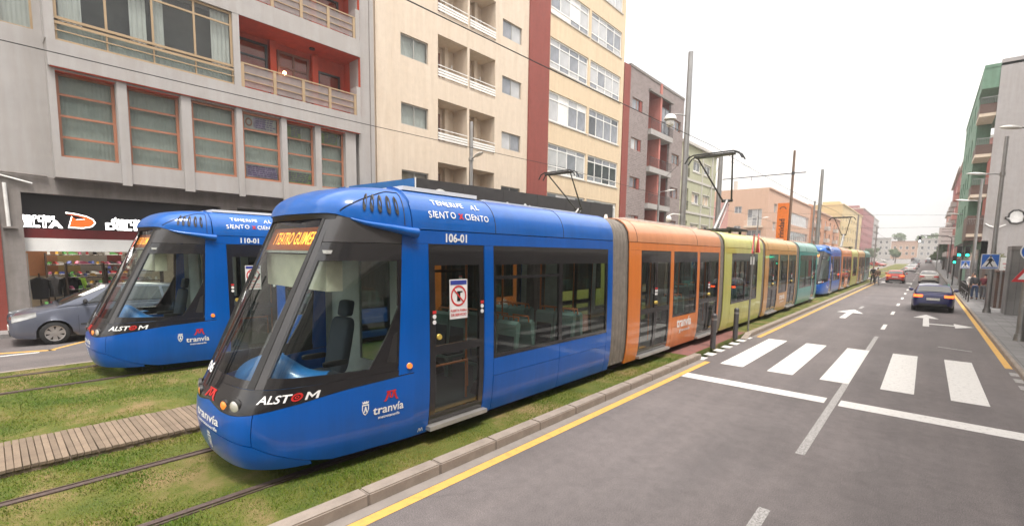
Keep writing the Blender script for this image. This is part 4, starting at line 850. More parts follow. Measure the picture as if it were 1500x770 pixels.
    for sx in (1, -1):
        mb = MB(); (a, b, z0, z1, z2, z3) = p['head']
        mb.grid(lambda u, v: (lambda y, z: (sx*(skin(y, z)+.008-.0*u), y-.012*(1-u), z))(a+(b-a)*u, (z0+(z2-z0)*u)*(1-v)+(z1+(z3-z1)*u)*v), 10, 4)
        if p.get('hin', 1): mb.grid(lambda u, v: (sx*(skin(a, z0)+.008-u*.30), a-.014-.03*u, z0+.02*u+(z1-z0-.05*u)*v), 5, 3)
        mb.build('headlight', 'head_lens', root, 60)
        (a, b, z0, z1, wd) = p['tail']; mb = MB()
        mb.grid(lambda u, v: (sx*(skin(a+(b-a)*u, z0+(z1-z0)*v)+.008), a+(b-a)*u, z0+(z1-z0)*v), 8, 3)
        mb.grid(lambda u, v: (sx*(skin(b, z0+(z1-z0)*v)+.008-wd*u), b+.012+(L+.006-b)*min(1, u*2.5), z0+.01+(z1-z0-.02)*v), 8, 3)
        mb.build('taillight', 'tail_lit' if lit else 'tail_red', root, 60)
        my = p['mirror']; mz = tab(DECK, my)+.06; x = hw*.93
        mb = MB(); mb.tube([(sx*(x-.03), my+.02, mz-.04), (sx*(x+.06), my, mz)], [.02, .03], 6)
        mb.grid(lambda u, v: (sx*(x+.14)+.105*math.sin(v*PI)*math.cos(2*PI*u), my+.055*math.sin(v*PI)*math.sin(2*PI*u), mz+.03+.075*math.cos(v*PI)), 12, 8); mb.build('mirror', p.get('mm', paintname), root, 60)
        for hy in p.get('handles', ()): MB().box(min(sx*(skin(hy, .8)-.01), sx*(skin(hy, .8)+.025)), max(sx*(skin(hy, .8)-.01), sx*(skin(hy, .8)+.025)), hy-.09, hy+.09, tab(DECK, hy)-.14, tab(DECK, hy)-.11).build('door_handle', paintname, root)
        for dy in p['doors']:
            mb = MB(); mb.tube([(sx*(skin(dy, z)+.001), dy, z) for z in (.30, .45, .6, .7, tab(DECK, dy)-.06)], .006, 4); mb.build('door_gap', 'black_plastic', root)
        mb = MB(); mb.grid(lambda u, v: (sx*(skin(1.4+(L-2.7)*u, .5+.05*v)+.007), 1.4+(L-2.7)*u, .5+.05*v), 6, 1); mb.build('rub_strip', 'black_plastic', root)
    MB().box(-.26, .26, L-.005, L+.012, p.get('pz', .62), p.get('pz', .62)+.115).build('number_plate', 'plate', root)
    MB().box(-.26, .26, -.02, .004, .42, .53).build('number_plate', 'plate', root)
    MB().box(-.45, .45, -.012, .02, .62, .70).build('grille', 'black_plastic', root); MB().box(-.62, .62, -.006, .02, .30, .40).build('air_intake', 'black_plastic', root)
    MB().grid(lambda u, v: (hw*.70*(u*2-1), L-.002+.012*(1-(u*2-1)**2), .33+.12*v), 8, 2).build('bumper_insert', 'black_plastic', root)
    return root
for n, c in (('car_silverblue', (.105, .115, .15)), ('car_navy', (.008, .008, .085)), ('car_red', (.50, .03, .015)), ('car_champagne', (.46, .41, .36)), ('car_white', (.72, .71, .69)), ('car_dark', (.05, .055, .065)), ('car_grey', (.25, .25, .26))):
    mat(n, c, .3, .25 if 'white' not in n else 0, var=.03, vscale=1, coat=.8)
MPV = dict(L=4.28, W=1.75, H=1.64, wf=.86, wr=3.62, wR=.315, deck=[(0, .55), (.05, .70), (.15, .80), (.4, .91), (.8, 1.0), (1.05, 1.06), (1.2, 1.08), (3.9, 1.10), (4.15, 1.08), (4.24, .9), (4.28, .6)], roof=[(.95, 1.06), (2.05, 1.60), (2.7, 1.64), (3.75, 1.58), (4.16, 1.12)],
           side=[(1.42, 2.35, 2.05, 2.37), (2.43, 3.35, 2.45, 3.3), (3.42, 3.95, 3.38, 3.72)], head=(.06, .52, .66, .84, .80, .93), tail=(3.95, 4.2, .85, 1.35, .06), mirror=1.52, doors=(1.36, 2.4, 3.4), handles=(2.2, 3.2), mm='black_plastic')
HATCH = dict(L=4.0, W=1.70, H=1.44, wf=.82, wr=3.28, wR=.30, deck=[(0, .5), (.05, .66), (.2, .76), (.7, .87), (1.1, .93), (3.5, .98), (3.86, .98), (3.95, .86), (4.0, .55)], roof=[(1.05, .95), (1.85, 1.39), (2.4, 1.44), (3.45, 1.39), (3.9, .99)],
             side=[(1.4, 2.35, 1.9, 2.35), (2.42, 3.3, 2.42, 3.1)], head=(.06, .5, .6, .72, .68, .8), tail=(3.72, 3.95, .76, .90, .27), mirror=1.45, doors=(1.35, 2.4), handles=(2.2,), rw=.86)
SEDAN = dict(L=4.45, W=1.75, H=1.43, wf=.86, wr=3.45, wR=.31, deck=[(0, .5), (.05, .66), (.2, .76), (.7, .87), (1.15, .94), (3.5, .99), (4.2, .98), (4.38, .92), (4.45, .58)], roof=[(1.1, .96), (1.95, 1.38), (2.5, 1.43), (3.1, 1.40), (3.85, 1.0)],
             side=[(1.45, 2.4, 1.98, 2.4), (2.47, 3.3, 2.47, 3.05)], head=(.06, .5, .6, .72, .68, .8), tail=(4.15, 4.36, .74, .90, .36), mirror=1.5, doors=(1.4, 2.45, 3.3), handles=(2.3, 3.2), rw=.85)
def place(root, x, y, rz, z=0): root.location = (x, y, z); root.rotation_euler = (0, 0, rz); return root
g = 'cars on the street'
place(make_car('parked_car', 'silver-blue people carrier parked beside the sports shop', 'car_silverblue', MPV, group=g), -18.87, .28, 0)
place(make_car('car', 'dark blue hatchback with lit brake lights, nearest car on the road', 'car_navy', HATCH, lit=True, group=g), .385, 36.3-.0, PI)
place(make_car('car', 'champagne silver saloon ahead of the dark blue hatchback', 'car_champagne', SEDAN, group=g), .30, 68.6+4.45, PI)
place(make_car('car', 'orange-red car in the left lane nearest the tram', 'car_red', HATCH, lit=True, group=g), -2.55, 67.5+4, PI)
W1 = make_car('car', 'white car in the left lane beyond the red car', 'car_white', SEDAN, group=g); place(W1, -2.35, 125, PI, tz(122))
D1 = make_car('car', 'dark car far up the right lane', 'car_dark', HATCH, group=g); place(D1, .4, 232, PI, tz(232)); D1.scale = (1.05, 1.05, 1.25)
def again(src, label, x, y, rz=PI): c = copy_tree(src); c['label'] = label; place(c, x, y, rz, tz(y)); return c
again(W1, 'far white car following the white car in the left lane', -2.4, 152); again(D1, 'far dark car third in the left lane queue', -2.3, 172); again(W1, 'tiny white car beyond the dark car in the right lane', .4, 290)
PK = make_car('parked_car', 'grey car parked on the side road beyond the distant tram', 'car_grey', HATCH, group=g); place(PK, -17.5, 112, 0, tz(112))
for k, (x, y, l) in enumerate(((-18.6, 128, 'white car parked on the side road, nearest of the white row'), (-18.6, 146, 'white car parked on the side road, middle of the white row'), (-18.6, 166, 'white car parked on the side road, farthest of the white row'))): again(W1, l, x, y, 0)
R1 = again(W1, 'red car crossing at the far junction between the grass strips', -9, 170, .9)
for ch in R1.children_recursive:
    if ch.data and ch.data.materials and ch.data.materials[0].name == 'car_white': ch.data = ch.data.copy(); ch.data.materials[0] = MATS['car_red']

# ------------------------------------------------------------------ people
for n, c in (('skin', (.45, .26, .18)), ('hair_dark', (.025, .017, .013)), ('cloth_black', (.018, .017, .02)), ('denim', (.055, .085, .16)), ('cloth_white', (.60, .58, .55)), ('cloth_maroon', (.16, .03, .04)), ('cloth_brown', (.15, .09, .06)), ('cloth_grey', (.17, .17, .18)), ('shoe', (.03, .025, .02))): mat(n, c, .8, var=.12, vscale=8)
def skinmesh(name, chains, m, parent, root_i=0, sub=1):
    b2 = bmesh.new(); lay = b2.verts.layers.skin.verify(); key = {}
    def V(p, r):
        k = tuple(round(c, 3) for c in p)
        if k not in key:
            v = b2.verts.new(p); v[lay].radius = (r if not isinstance(r, tuple) else r[0], r if not isinstance(r, tuple) else r[1]); key[k] = v
        return key[k]
    first = None
    for ch in chains:
        prev = None
        for p, r in ch:
            v = V(p, r); first = first or v
            if prev is not None and prev is not v and not b2.edges.get((prev, v)): b2.edges.new((prev, v))
            prev = v
    first[lay].use_root = True
    me = bpy.data.meshes.new(name); b2.to_mesh(me); b2.free(); me.materials.append(MATS[m]); o = put(name, me, parent)
    a = o.modifiers.new('skin', 'SKIN'); a.use_smooth_shade = True; s = o.modifiers.new('sub', 'SUBSURF'); s.levels = s.render_levels = sub
    return o
def person(label, x, y, z, rz, top, legs, hair='hair_dark', h=1.72, lean=.0, stride=.12, arm=.10, group=None):
    P = thing('person', label, 'person', (x, y, z), rz, group); k = h/1.72
    S = lambda a, b, c: (a*k, b*k-lean*max(0, c-.9), c*k)      # faces -y; lean bows forward
    body = [[(S(0, 0, .95), .115), (S(0, .01, 1.12), .105), (S(0, .01, 1.32), .125), (S(0, 0, 1.45), .07), (S(0, -.01, 1.52), .052), (S(0, -.02, 1.60), (.072, .088)), (S(0, -.02, 1.69), (.068, .082)), (S(0, -.01, 1.72), .04)]]
    for s in (-1, 1):
        st = stride*s; kn = S(s*.10, -st*.4-.03, .50); an = S(s*.10, -st+.04, .09)
        body.append([(S(0, 0, .95), .115), (S(s*.095, 0, .88), .085), (kn, .058), (an, .042), (S(s*.11, -st-.08, .03), .038)])
        sh = S(s*.17, .01, 1.40); el = S(s*.23, .03+arm*s*.5, 1.13); wr = S(s*.20, -.10+arm*s, .90)
        body.append([(S(0, .01, 1.32), .125), (sh, .055), (el, .042), (wr, .030), (S(s*.195, -.13+arm*s, .83), (.018, .034))])
        for f in range(4): body.append([(S(s*.195, -.13+arm*s, .83), (.018, .034)), (S(s*.19, -.165+arm*s+.018*f, .775), .009), (S(s*.18, -.17+arm*s+.018*f, .735+.006*abs(f-1.5)), .008)])
        body.append([(S(s*.195, -.13+arm*s, .83), (.018, .034)), (S(s*.165, -.185+arm*s, .81), .010), (S(s*.15, -.20+arm*s, .785), .008)])
    body.append([(S(0, -.02, 1.60), (.072, .088)), (S(0, -.105, 1.605), .015)])
    skinmesh('body', body, 'skin', P)
    for s in (-1, 1):
        e = S(s*.032, -.098, 1.64); MB().cyl((e[0], e[1]+.02, e[2]), (e[0], e[1]-.004, e[2]), .012, .010, 8).build('eye', 'hair_dark', P)
    e = S(0, -.10, 1.565); MB().box(-.022, .022, e[1]-.004, e[1]+.02, e[2]-.004, e[2]+.004).build('mouth', 'cloth_maroon', P)
    jk = [[(S(0, 0, .92), (.14, .16)), (S(0, .01, 1.12), .135), (S(0, .01, 1.32), .155), (S(0, 0, 1.44), .085)]]
    for s in (-1, 1): jk.append([(S(0, .01, 1.32), .155), (S(s*.17, .01, 1.40), .075), (S(s*.23, .03+arm*s*.5, 1.13), .060), (S(s*.205, -.085+arm*s, .925), .046)])
    skinmesh('jacket', jk, top, P)
    tr = [[(S(0, 0, .95), .128)]+[(S(0, 0, .97), .12)]]
    for s in (-1, 1): tr.append([(S(0, 0, .95), .128), (S(s*.095, 0, .86), .10), (S(s*.10, -stride*s*.4-.03, .50), .074), (S(s*.10, -stride*s+.04, .10), .058)])
    skinmesh('trousers', tr, legs, P)
    for s in (-1, 1): skinmesh('shoe', [[(S(s*.10, -stride*s+.06, .05), .045), (S(s*.11, -stride*s-.10, .035), .042)]], 'shoe', P)
    skinmesh('hair', [[(S(0, .02, 1.60), .075), (S(0, .0, 1.68), (.078, .09)), (S(0, -.015, 1.74), .055)]], hair, P)
    return P
gp = 'people on foot'
person('person in a dark jacket and blue jeans bending forward on the right pavement', 2.52, 43.6, .11, PI+.2, 'cloth_black', 'denim', h=1.70, lean=.42, group=gp)
person('person in a maroon coat close behind the person in jeans', 2.95, 44.2, .11, PI-.3, 'cloth_maroon', 'cloth_grey', h=1.66, lean=.3, group=gp)
person('person in a pale top half hidden beside the person in jeans', 2.33, 44.5, .11, .4, 'cloth_white', 'cloth_black', h=1.72, lean=.25, group=gp)
person('person in dark clothes standing close to the distant tram', -4.12, 61.6, .13, .3, 'cloth_black', 'cloth_black', h=1.74, group=gp)
person('person in a brown top and grey trousers at the kerb by the distant tram', -3.72, 61.2, .0, PI+.4, 'cloth_brown', 'cloth_grey', h=1.76, stride=.2, group=gp)

# ------------------------------------------------------------------ street furniture
gb = 'bollards at the crossing'; mat('bollard_grey', (.085, .082, .085), .5, .3)
bo = tag(MB().cyl((0, 0, -.02), (0, 0, .95), .075, None, 20).cyl((0, 0, .95), (0, 0, .985), .075, .05, 20).build('bollard', 'bollard_grey', None, 40), 'dark grey bollard in front of the orange tram doors', 'bollard', gb); bo.location = (-4.43, 13.75, .1)
MB().cyl((0, 0, .80), (0, 0, .86), .077, None, 20).build('reflective_band', 'metal_pole', bo, 40)
b2o = copy_tree(bo); b2o.location = (-4.43, 15.85, .1); b2o['label'] = 'dark grey bollard in front of the lime tram car'
sp = thing('sign_post', 'thin grey post with two red-edged triangular signs seen edge-on, before the lime tram car', 'sign', (-4.50, 17.55, .1))
MB().cyl((0, 0, 0), (0, 0, 3.35), .03, None, 10).build('post', 'metal_pole', sp, 40)
mat('sign_red', (.50, .03, .035), .45); mat('sign_white', (.72, .71, .69), .45); mat('sign_blue', (.025, .13, .48), .45)
def tri(c, s, t, rz, par, faces=True):
    fn = lambda k: (lambda a, b, d: Vector(c)+Vector((math.cos(rz)*a-math.sin(rz)*d, math.sin(rz)*a+math.cos(rz)*d, b)))
    P_ = lambda q: [(-q/2, -q*.289), (q/2, -q*.289), (0, q*.577)]
    o = MB().prism(P_(s), fn(0), -t, t).build('sign_plate', 'sign_red', par); MB().prism(P_(s*.66), fn(0), -t-.003, -t-.001).build('sign_face', 'sign_white', o); return o
tri((0, 0, 2.95), .75, .012, R(99), sp); tri((.10, .16, 2.98), .75, .012, R(114), sp); MB().box(-.06, .06, -.02, .02, 2.35, 2.62).build('small_plate', 'sign_white', sp)
def lamp_head(mb, c, d, L_=.95):
    c = Vector(c); d = Vector(d).normalized(); s = Vector((-d.y, d.x, 0))
    return mb.grid(lambda u, v: c+d*(L_*(u-.0))+s*(.17*math.sin(PI*min(1, u*1.02+.0))**.55*math.cos(2*PI*v))+Vector((0, 0, (.085 if math.sin(2*PI*v) > 0 else .045)*math.sin(PI*u)**.6*math.sin(2*PI*v)+.10*u)), 14, 14)
def lamp_pole(label, x, y, h, heads, r0=.11, r1=.075, m='metal_pole', base=.11, group='lamp posts', zt=0):
    P = thing('street_lamp', label, 'street lamp', (x, y, base+zt), 0, group)
    MB().cyl((0, 0, 0), (0, 0, h), r0, r1, 16).build('pole', m, P, 40); MB().cyl((0, 0, 0), (0, 0, .22), r0*1.45, r0*1.25, 16).build('base_collar', m, P, 40)
    for (hz, ang, L_) in heads:
        d = Vector((math.cos(ang), math.sin(ang), 0)); MB().tube([(0, 0, hz-.05), d*.25+Vector((0, 0, hz)), d*.55+Vector((0, 0, hz+.02))], .035, 8).build('arm', m, P, 50)
        lamp_head(MB(), d*.5+Vector((0, 0, hz)), d, L_).build('lamp_head', 'lamp_white', P, 60)
        MB().cyl((0, 0, hz-.12), (0, 0, hz+.05), r1*1.5, None, 12).build('arm_clamp', m, P, 40)
    return P
pA = lamp_pole('tall right pavement lamp post carrying the pedestrian crossing sign', 2.42, 33.1, 8.55, [(6.82, PI, .8)])
lamp_pole('right pavement lamp post beside the walking people', 2.52, 48.1, 8.4, [(6.9, PI, .8)])
pB = lamp_pole('nearest right pavement lamp post carrying the round blue sign', 2.47, 22.4, 8.5, [(6.85, PI, .55)])
for k, y in enumerate((66, 84, 104)): lamp_pole('%s of the right pavement lamp posts beyond the traffic lights' % ('nearest', 'middle one', 'farthest')[k], 2.6, y, 8.5, [(7.2, PI, .9)], zt=tz(y))
# signs on those posts
def pedestrian(mb, fn):
    for q in ([(-.03, .16), (.04, .16), (.055, .02), (.02, -.03), (.10, -.19), (.065, -.2), (-.01, -.06), (-.09, -.2), (-.13, -.19), (-.05, -.02)], [(.04, .14), (.12, .03), (.10, .015), (.03, .08)], [(-.03, .14), (-.11, .04), (-.09, .025), (-.02, .08)]): mb.quad(*[fn(a*1.15, b*1.15-.02) for a, b in q])
    mb.quad(*[fn(math.cos(2*PI*k/10)*.038+.005, .225+math.sin(2*PI*k/10)*.038) for k in range(10)])
def crossing_sign(label, x, y, z, s=.62):
    S_ = thing('crossing_sign', label, 'sign', (x, y, z), R(4)); f = lambda d: (lambda a, b: (a*s/.62, d, b*s/.62))
    MB().box(-s/2, s/2, -.012, .012, -s/2-.04, s/2+.04).build('sign_plate', 'sign_white', S_); q = s/2-.03
    MB().box(-q, q, -.016, -.013, -s/2+.06, s/2+.01).build('sign_face', 'sign_blue', S_); MB().box(-q, q, -.016, -.013, -s/2-.012, -s/2+.03).build('sign_face', 'sign_blue', S_)
    MB().quad(*[f(-.018)(a, b) for a, b in ((-.27, -.235), (.27, -.235), (0, .30))]).build('sign_triangle', 'sign_white', S_); mb = MB(); pedestrian(mb, f(-.020)); mb.build('pedestrian_figure', 'black', S_); MB().box(-.05, .05, .012, .06, -.1, .1).build('bracket', 'metal_pole', S_)
    return S_
crossing_sign('blue square pedestrian crossing sign on the tall right lamp post', 2.33, 32.94, 2.66, .66)
rs = thing('round_sign', 'round blue sign with white rim at the right picture edge', 'sign', (2.52, 22.2, 3.02), R(5))
MB().cyl((0, .012, 0), (0, -.006, 0), .30, None, 32).build('sign_plate', 'sign_white', rs, 40); MB().cyl((0, -.0065, 0), (0, -.011, 0), .268, None, 32).build('sign_face', 'sign_blue', rs, 40); MB().box(-.05, .05, .012, .10, -.06, .06).build('bracket', 'metal_pole', rs)
mb = MB(); mb.quad(*[(a, -.0135, b) for a, b in ((-.035, .18), (.035, .18), (.035, -.05), (.11, -.05), (0, -.19), (-.11, -.05), (-.035, -.05))]); mb.build('arrow', 'sign_white', rs)
ts = thing('warning_sign', 'red-edged white triangular sign below the round blue sign', 'sign', (2.50, 22.22, 2.30), R(5)); tri((0, 0, -.03), .80, .012, 0, ts); MB().box(-.05, .05, .012, .09, -.06, .06).build('bracket', 'metal_pole', ts)
# tram mast poles between the tracks and on the far side
def mast(label, x, y, h, m='metal_pole', r=(.16, .12), arms=(), group='tram wire masts'):
    P = thing('wire_mast', label, 'mast', (x, y, .1), 0, group); MB().cyl((0, 0, 0), (0, 0, h), r[0], r[1], 16).build('pole', m, P, 40); MB().cyl((0, 0, 0), (0, 0, .3), r[0]*1.4, None, 16).build('base_collar', m, P, 40)
    for (x0, x1, z) in arms:
        MB().cyl((x0, 0, z), (x1, 0, z+.10*(1 if x1 > x0 else -1)*0), .045, None, 8).build('cantilever', 'metal_dark', P, 40); MB().cyl((0, 0, z-.15), (0, 0, z+.15), r[1]*1.25, None, 12).build('arm_clamp', 'metal_dark', P, 40)
        for xx in (-3.33, 3.37):
            if x0 <= xx <= x1: MB().cyl((xx, 0, z), (xx, 0, z-.35), .03, None, 8).build('insulator', 'brown_panel', P, 40)
    return P
m1 = mast('tallest grey tram mast with a globe lamp and camera dome, behind the orange tram car', -9.4, 23.5, 12.5)
MB().tube([(0, 0, 9.5), (-.4, -.4, 9.55), (-.62, -.62, 9.5)], .03, 8).build('lamp_arm', 'metal_pole', m1, 50)
MB().grid(lambda u, v: (-.62+.30*math.sin(v*PI*.5)*math.cos(2*PI*u), -.62+.30*math.sin(v*PI*.5)*math.sin(2*PI*u), 9.28+.28*math.cos(v*PI*.5)), 16, 8).build('lamp_shade', 'lamp_white', m1, 60); MB().grid(lambda u, v: (-.62+.2*math.sin(v*PI)*math.cos(2*PI*u), -.62+.2*math.sin(v*PI)*math.sin(2*PI*u), 9.12+.2*math.cos(v*PI)), 14, 8).build('lamp_globe', 'lamp_white', m1, 60)
MB().tube([(0, 0, 4.65), (-.3, -.45, 4.7), (-.45, -.65, 4.62)], .025, 8).build('camera_arm', 'lamp_white', m1, 50)
MB().grid(lambda u, v: (-.45+.14*math.sin(v*PI)*math.cos(2*PI*u), -.65+.14*math.sin(v*PI)*math.sin(2*PI*u), 4.44+.17*math.cos(v*PI)), 14, 8).build('camera_dome', 'lamp_white', m1, 60)
mast('shorter grey mast behind the pantograph of the nearest tram', -9.4, 28.7, 8.4)
mast('brown mast with a long cross arm beside the orange stop sign', -9.4, 47.6, 11.9, 'pole_bronze', (.14, .10), [(-5.9, 1.0, 9.95)])
mast('tall pale grey mast behind the teal tram car', -9.4, 62, 12.3, 'metal_pole', (.24, .15)); mast('short grey post just left of the tall pale mast', -9.9, 62, 8.9, 'metal_pole', (.1, .08))
mast('far grey mast beyond the distant tram', -9.4, 100, 10); mast('farthest grey mast over the grass strips', -9.4, 140, 10)
lamp_pole('slim lamp post on the left pavement before the cream building', -19.9, 18.75, 9.95, [(7.9, -.35, 1.1)], .12, .10, base=.13)
lamp_pole('slim lamp post on the left pavement before the brick building', -19.6, 43, 10.2, [(8.6, .2, 1.0)], .12, .09, base=.13); lamp_pole('slim lamp post on the left pavement before the peach building', -19.6, 78, 9.6, [(8.4, .2, 1.0)], .12, .09, base=.13)
os_ = thing('stop_sign', 'tall orange stop sign with dark vertical lettering by the brown mast', 'sign', (-9.75, 46.6, .1)); mat('stop_orange', (.72, .17, .012), .5)
MB().box(-.42, .42, -.12, .12, 3.0, 7.3).build('sign_panel', 'stop_orange', os_); MB().box(-.06, .06, -.06, .06, 0, 3).build('post', 'metal_dark', os_)
mb = MB(); lettering(mb, 'Trinidad', lambda a, b: (.05-b*.9+.12, -.126, 4.95+a*.9), .66, .02); mb.build('stop_name', 'black', os_)
mb = MB()
for k in range(12):
    a0, a1 = PI*k/12, PI*(k+1)/12; mb.quad(*[(math.cos(a)*r, -.126, 6.75+math.sin(a)*r*.9) for a, r in ((a0, .20), (a1, .20), (a1, .27), (a0, .27))])
mb.build('stop_emblem', 'black', os_)
# overhead wires
def wire(label, pts, r=.010):
    q = []
    for (a, b) in zip(pts, pts[1:]):
        a, b = Vector(a), Vector(b); n = 8
        for k in range(n): t = k/n; q.append(a.lerp(b, t)-Vector((0, 0, .25*math.sin(PI*t)*(b-a).length/40)))
    q.append(Vector(pts[-1])); return tag(MB().tube(q, r, 5).build('overhead_wire', 'wire', None, 60), label, 'wire', 'overhead tram wires')
wire('contact wire over the nearest tram', [(-6.03, -20, 6.62), (-6.03, 17.5, 6.62), (-6.03, 47.6, 6.62), (-6.03, 90, 6.62), (-6.03, 140, 7)])
wire('contact wire over the far tram', [(-12.73, -20, 6.62), (-12.73, 17.5, 6.62), (-12.73, 47.6, 6.62), (-12.73, 90, 6.62), (-12.73, 140, 7)])
wire('span wire from the tallest mast to the brick building', [(-9.4, 23.5, 7.6), (-21, 44, 9.2)], .01); wire('span wire across to the sage building', [(-9.4, 28.7, 8.2), (-21, 58, 8.2)], .01)
wire('span wire between the shorter mast and the brown mast', [(-9.4, 28.7, 8.3), (-9.4, 47.6, 10)], .01); wire('span wire across the far junction', [(-15.5, 62, 8.0), (2.6, 66, 7.2)], .01); wire('second span wire across the far junction', [(-15.5, 64, 6.2), (2.6, 70, 6.3)], .01)
# traffic lights
mat('signal_green', (.01, .85, .42), .4, emit=5); mat('signal_off', (.03, .02, .02), .4); mat('signal_white', (.95, .95, .85), .4, emit=6)
def signal(label, x, y, z0, heads, h=3.4, base=.11, arm=None):
    S_ = thing('traffic_light', label, 'traffic light', (x, y, base), 0, 'traffic lights'); MB().cyl((0, 0, 0), (0, 0, h), .055, None, 12).build('pole', 'metal_dark', S_, 40)
    if arm: MB().tube([(0, 0, h), (-.5, 0, h+.35), (arm, 0, h+.45)], .05, 8).build('mast_arm', 'metal_dark', S_, 50)
    for (hx, hz, on) in heads:
        hd = MB().box(hx-.15, hx+.15, -.12, .12, hz-.42, hz+.42).build('signal_head', 'black', S_)
        for k in range(3):
            c = (hx, -.125, hz+.26-.26*k); MB().cyl((c[0], -.12, c[2]), (c[0], -.135, c[2]), .095, None, 16).build('signal_lens', on if k == 2 else 'signal_off', hd, 40)
            MB().grid(lambda u, v: (c[0]+.11*math.cos(PI*u), -.12-.13*v, c[2]+.11*math.sin(PI*u)), 8, 1).build('signal_hood', 'black', hd, 60)
    return S_
signal('traffic light pair glowing green on the right pavement', 2.12, 52, 0, [(-.24, 3.25, 'signal_green'), (.24, 3.25, 'signal_green')], 3.2)
signal('smaller green traffic light farther along the right pavement', 2.1, 66, 0, [(0, 2.6, 'signal_green')], 2.4)
signal('traffic light hanging over the road from a mast arm', 2.3, 88, 0, [(-3.3, 5.5, 'signal_white')], 5.6, tz(88), -3.3)
crossing_sign('small crossing sign below the green traffic lights', 2.3, 51.8, 2.35, .55)
gr = thing('guard_rail', 'grey pedestrian guard rail on the right kerb beside the hatchback', 'railing', (2.1, 40.5, .11))
for yy in (0, 2.2, 4.4, 6.6, 8.8): MB().cyl((0, yy, 0), (0, yy, 1.0), .03, None, 8).build('post', 'metal_dark', gr, 40)
for zz in (.98, .55, .15): MB().cyl((0, 0, zz), (0, 8.8, zz), .025, None, 8).build('rail', 'metal_dark', gr, 40)
lb = thing('litter_bin', 'dark litter bin beside the guard rail on the right pavement', 'bin', (2.25, 50.2, .11)); MB().cyl((0, 0, .15), (0, 0, .95), .22, .25, 16).build('bin_body', 'metal_dark', lb, 40); MB().cyl((0, 0, .95), (0, 0, 1.02), .27, .24, 16).build('rim', 'black', lb, 40); MB().cyl((0, 0, 0), (0, 0, .15), .05, None, 8).build('foot', 'metal_dark', lb, 40)

for k, (x, y, l) in enumerate(((-18.6, 186, 'grey car parked in the far row, first past the white cars'), (-18.6, 205, 'grey car parked in the far row, second past the white cars'), (-15.4, 150, 'grey car driving on the side road beyond the distant tram'))): again(PK, l, x, y, 0)
again(W1, 'white car waiting at the far junction near the cross row', -12, 240, 1.3); again(W1, 'white car turning at the far end of the street', -24, 262, 1.2)
again(D1, 'dark car turning at the far end of the street', -3, 262, .4)
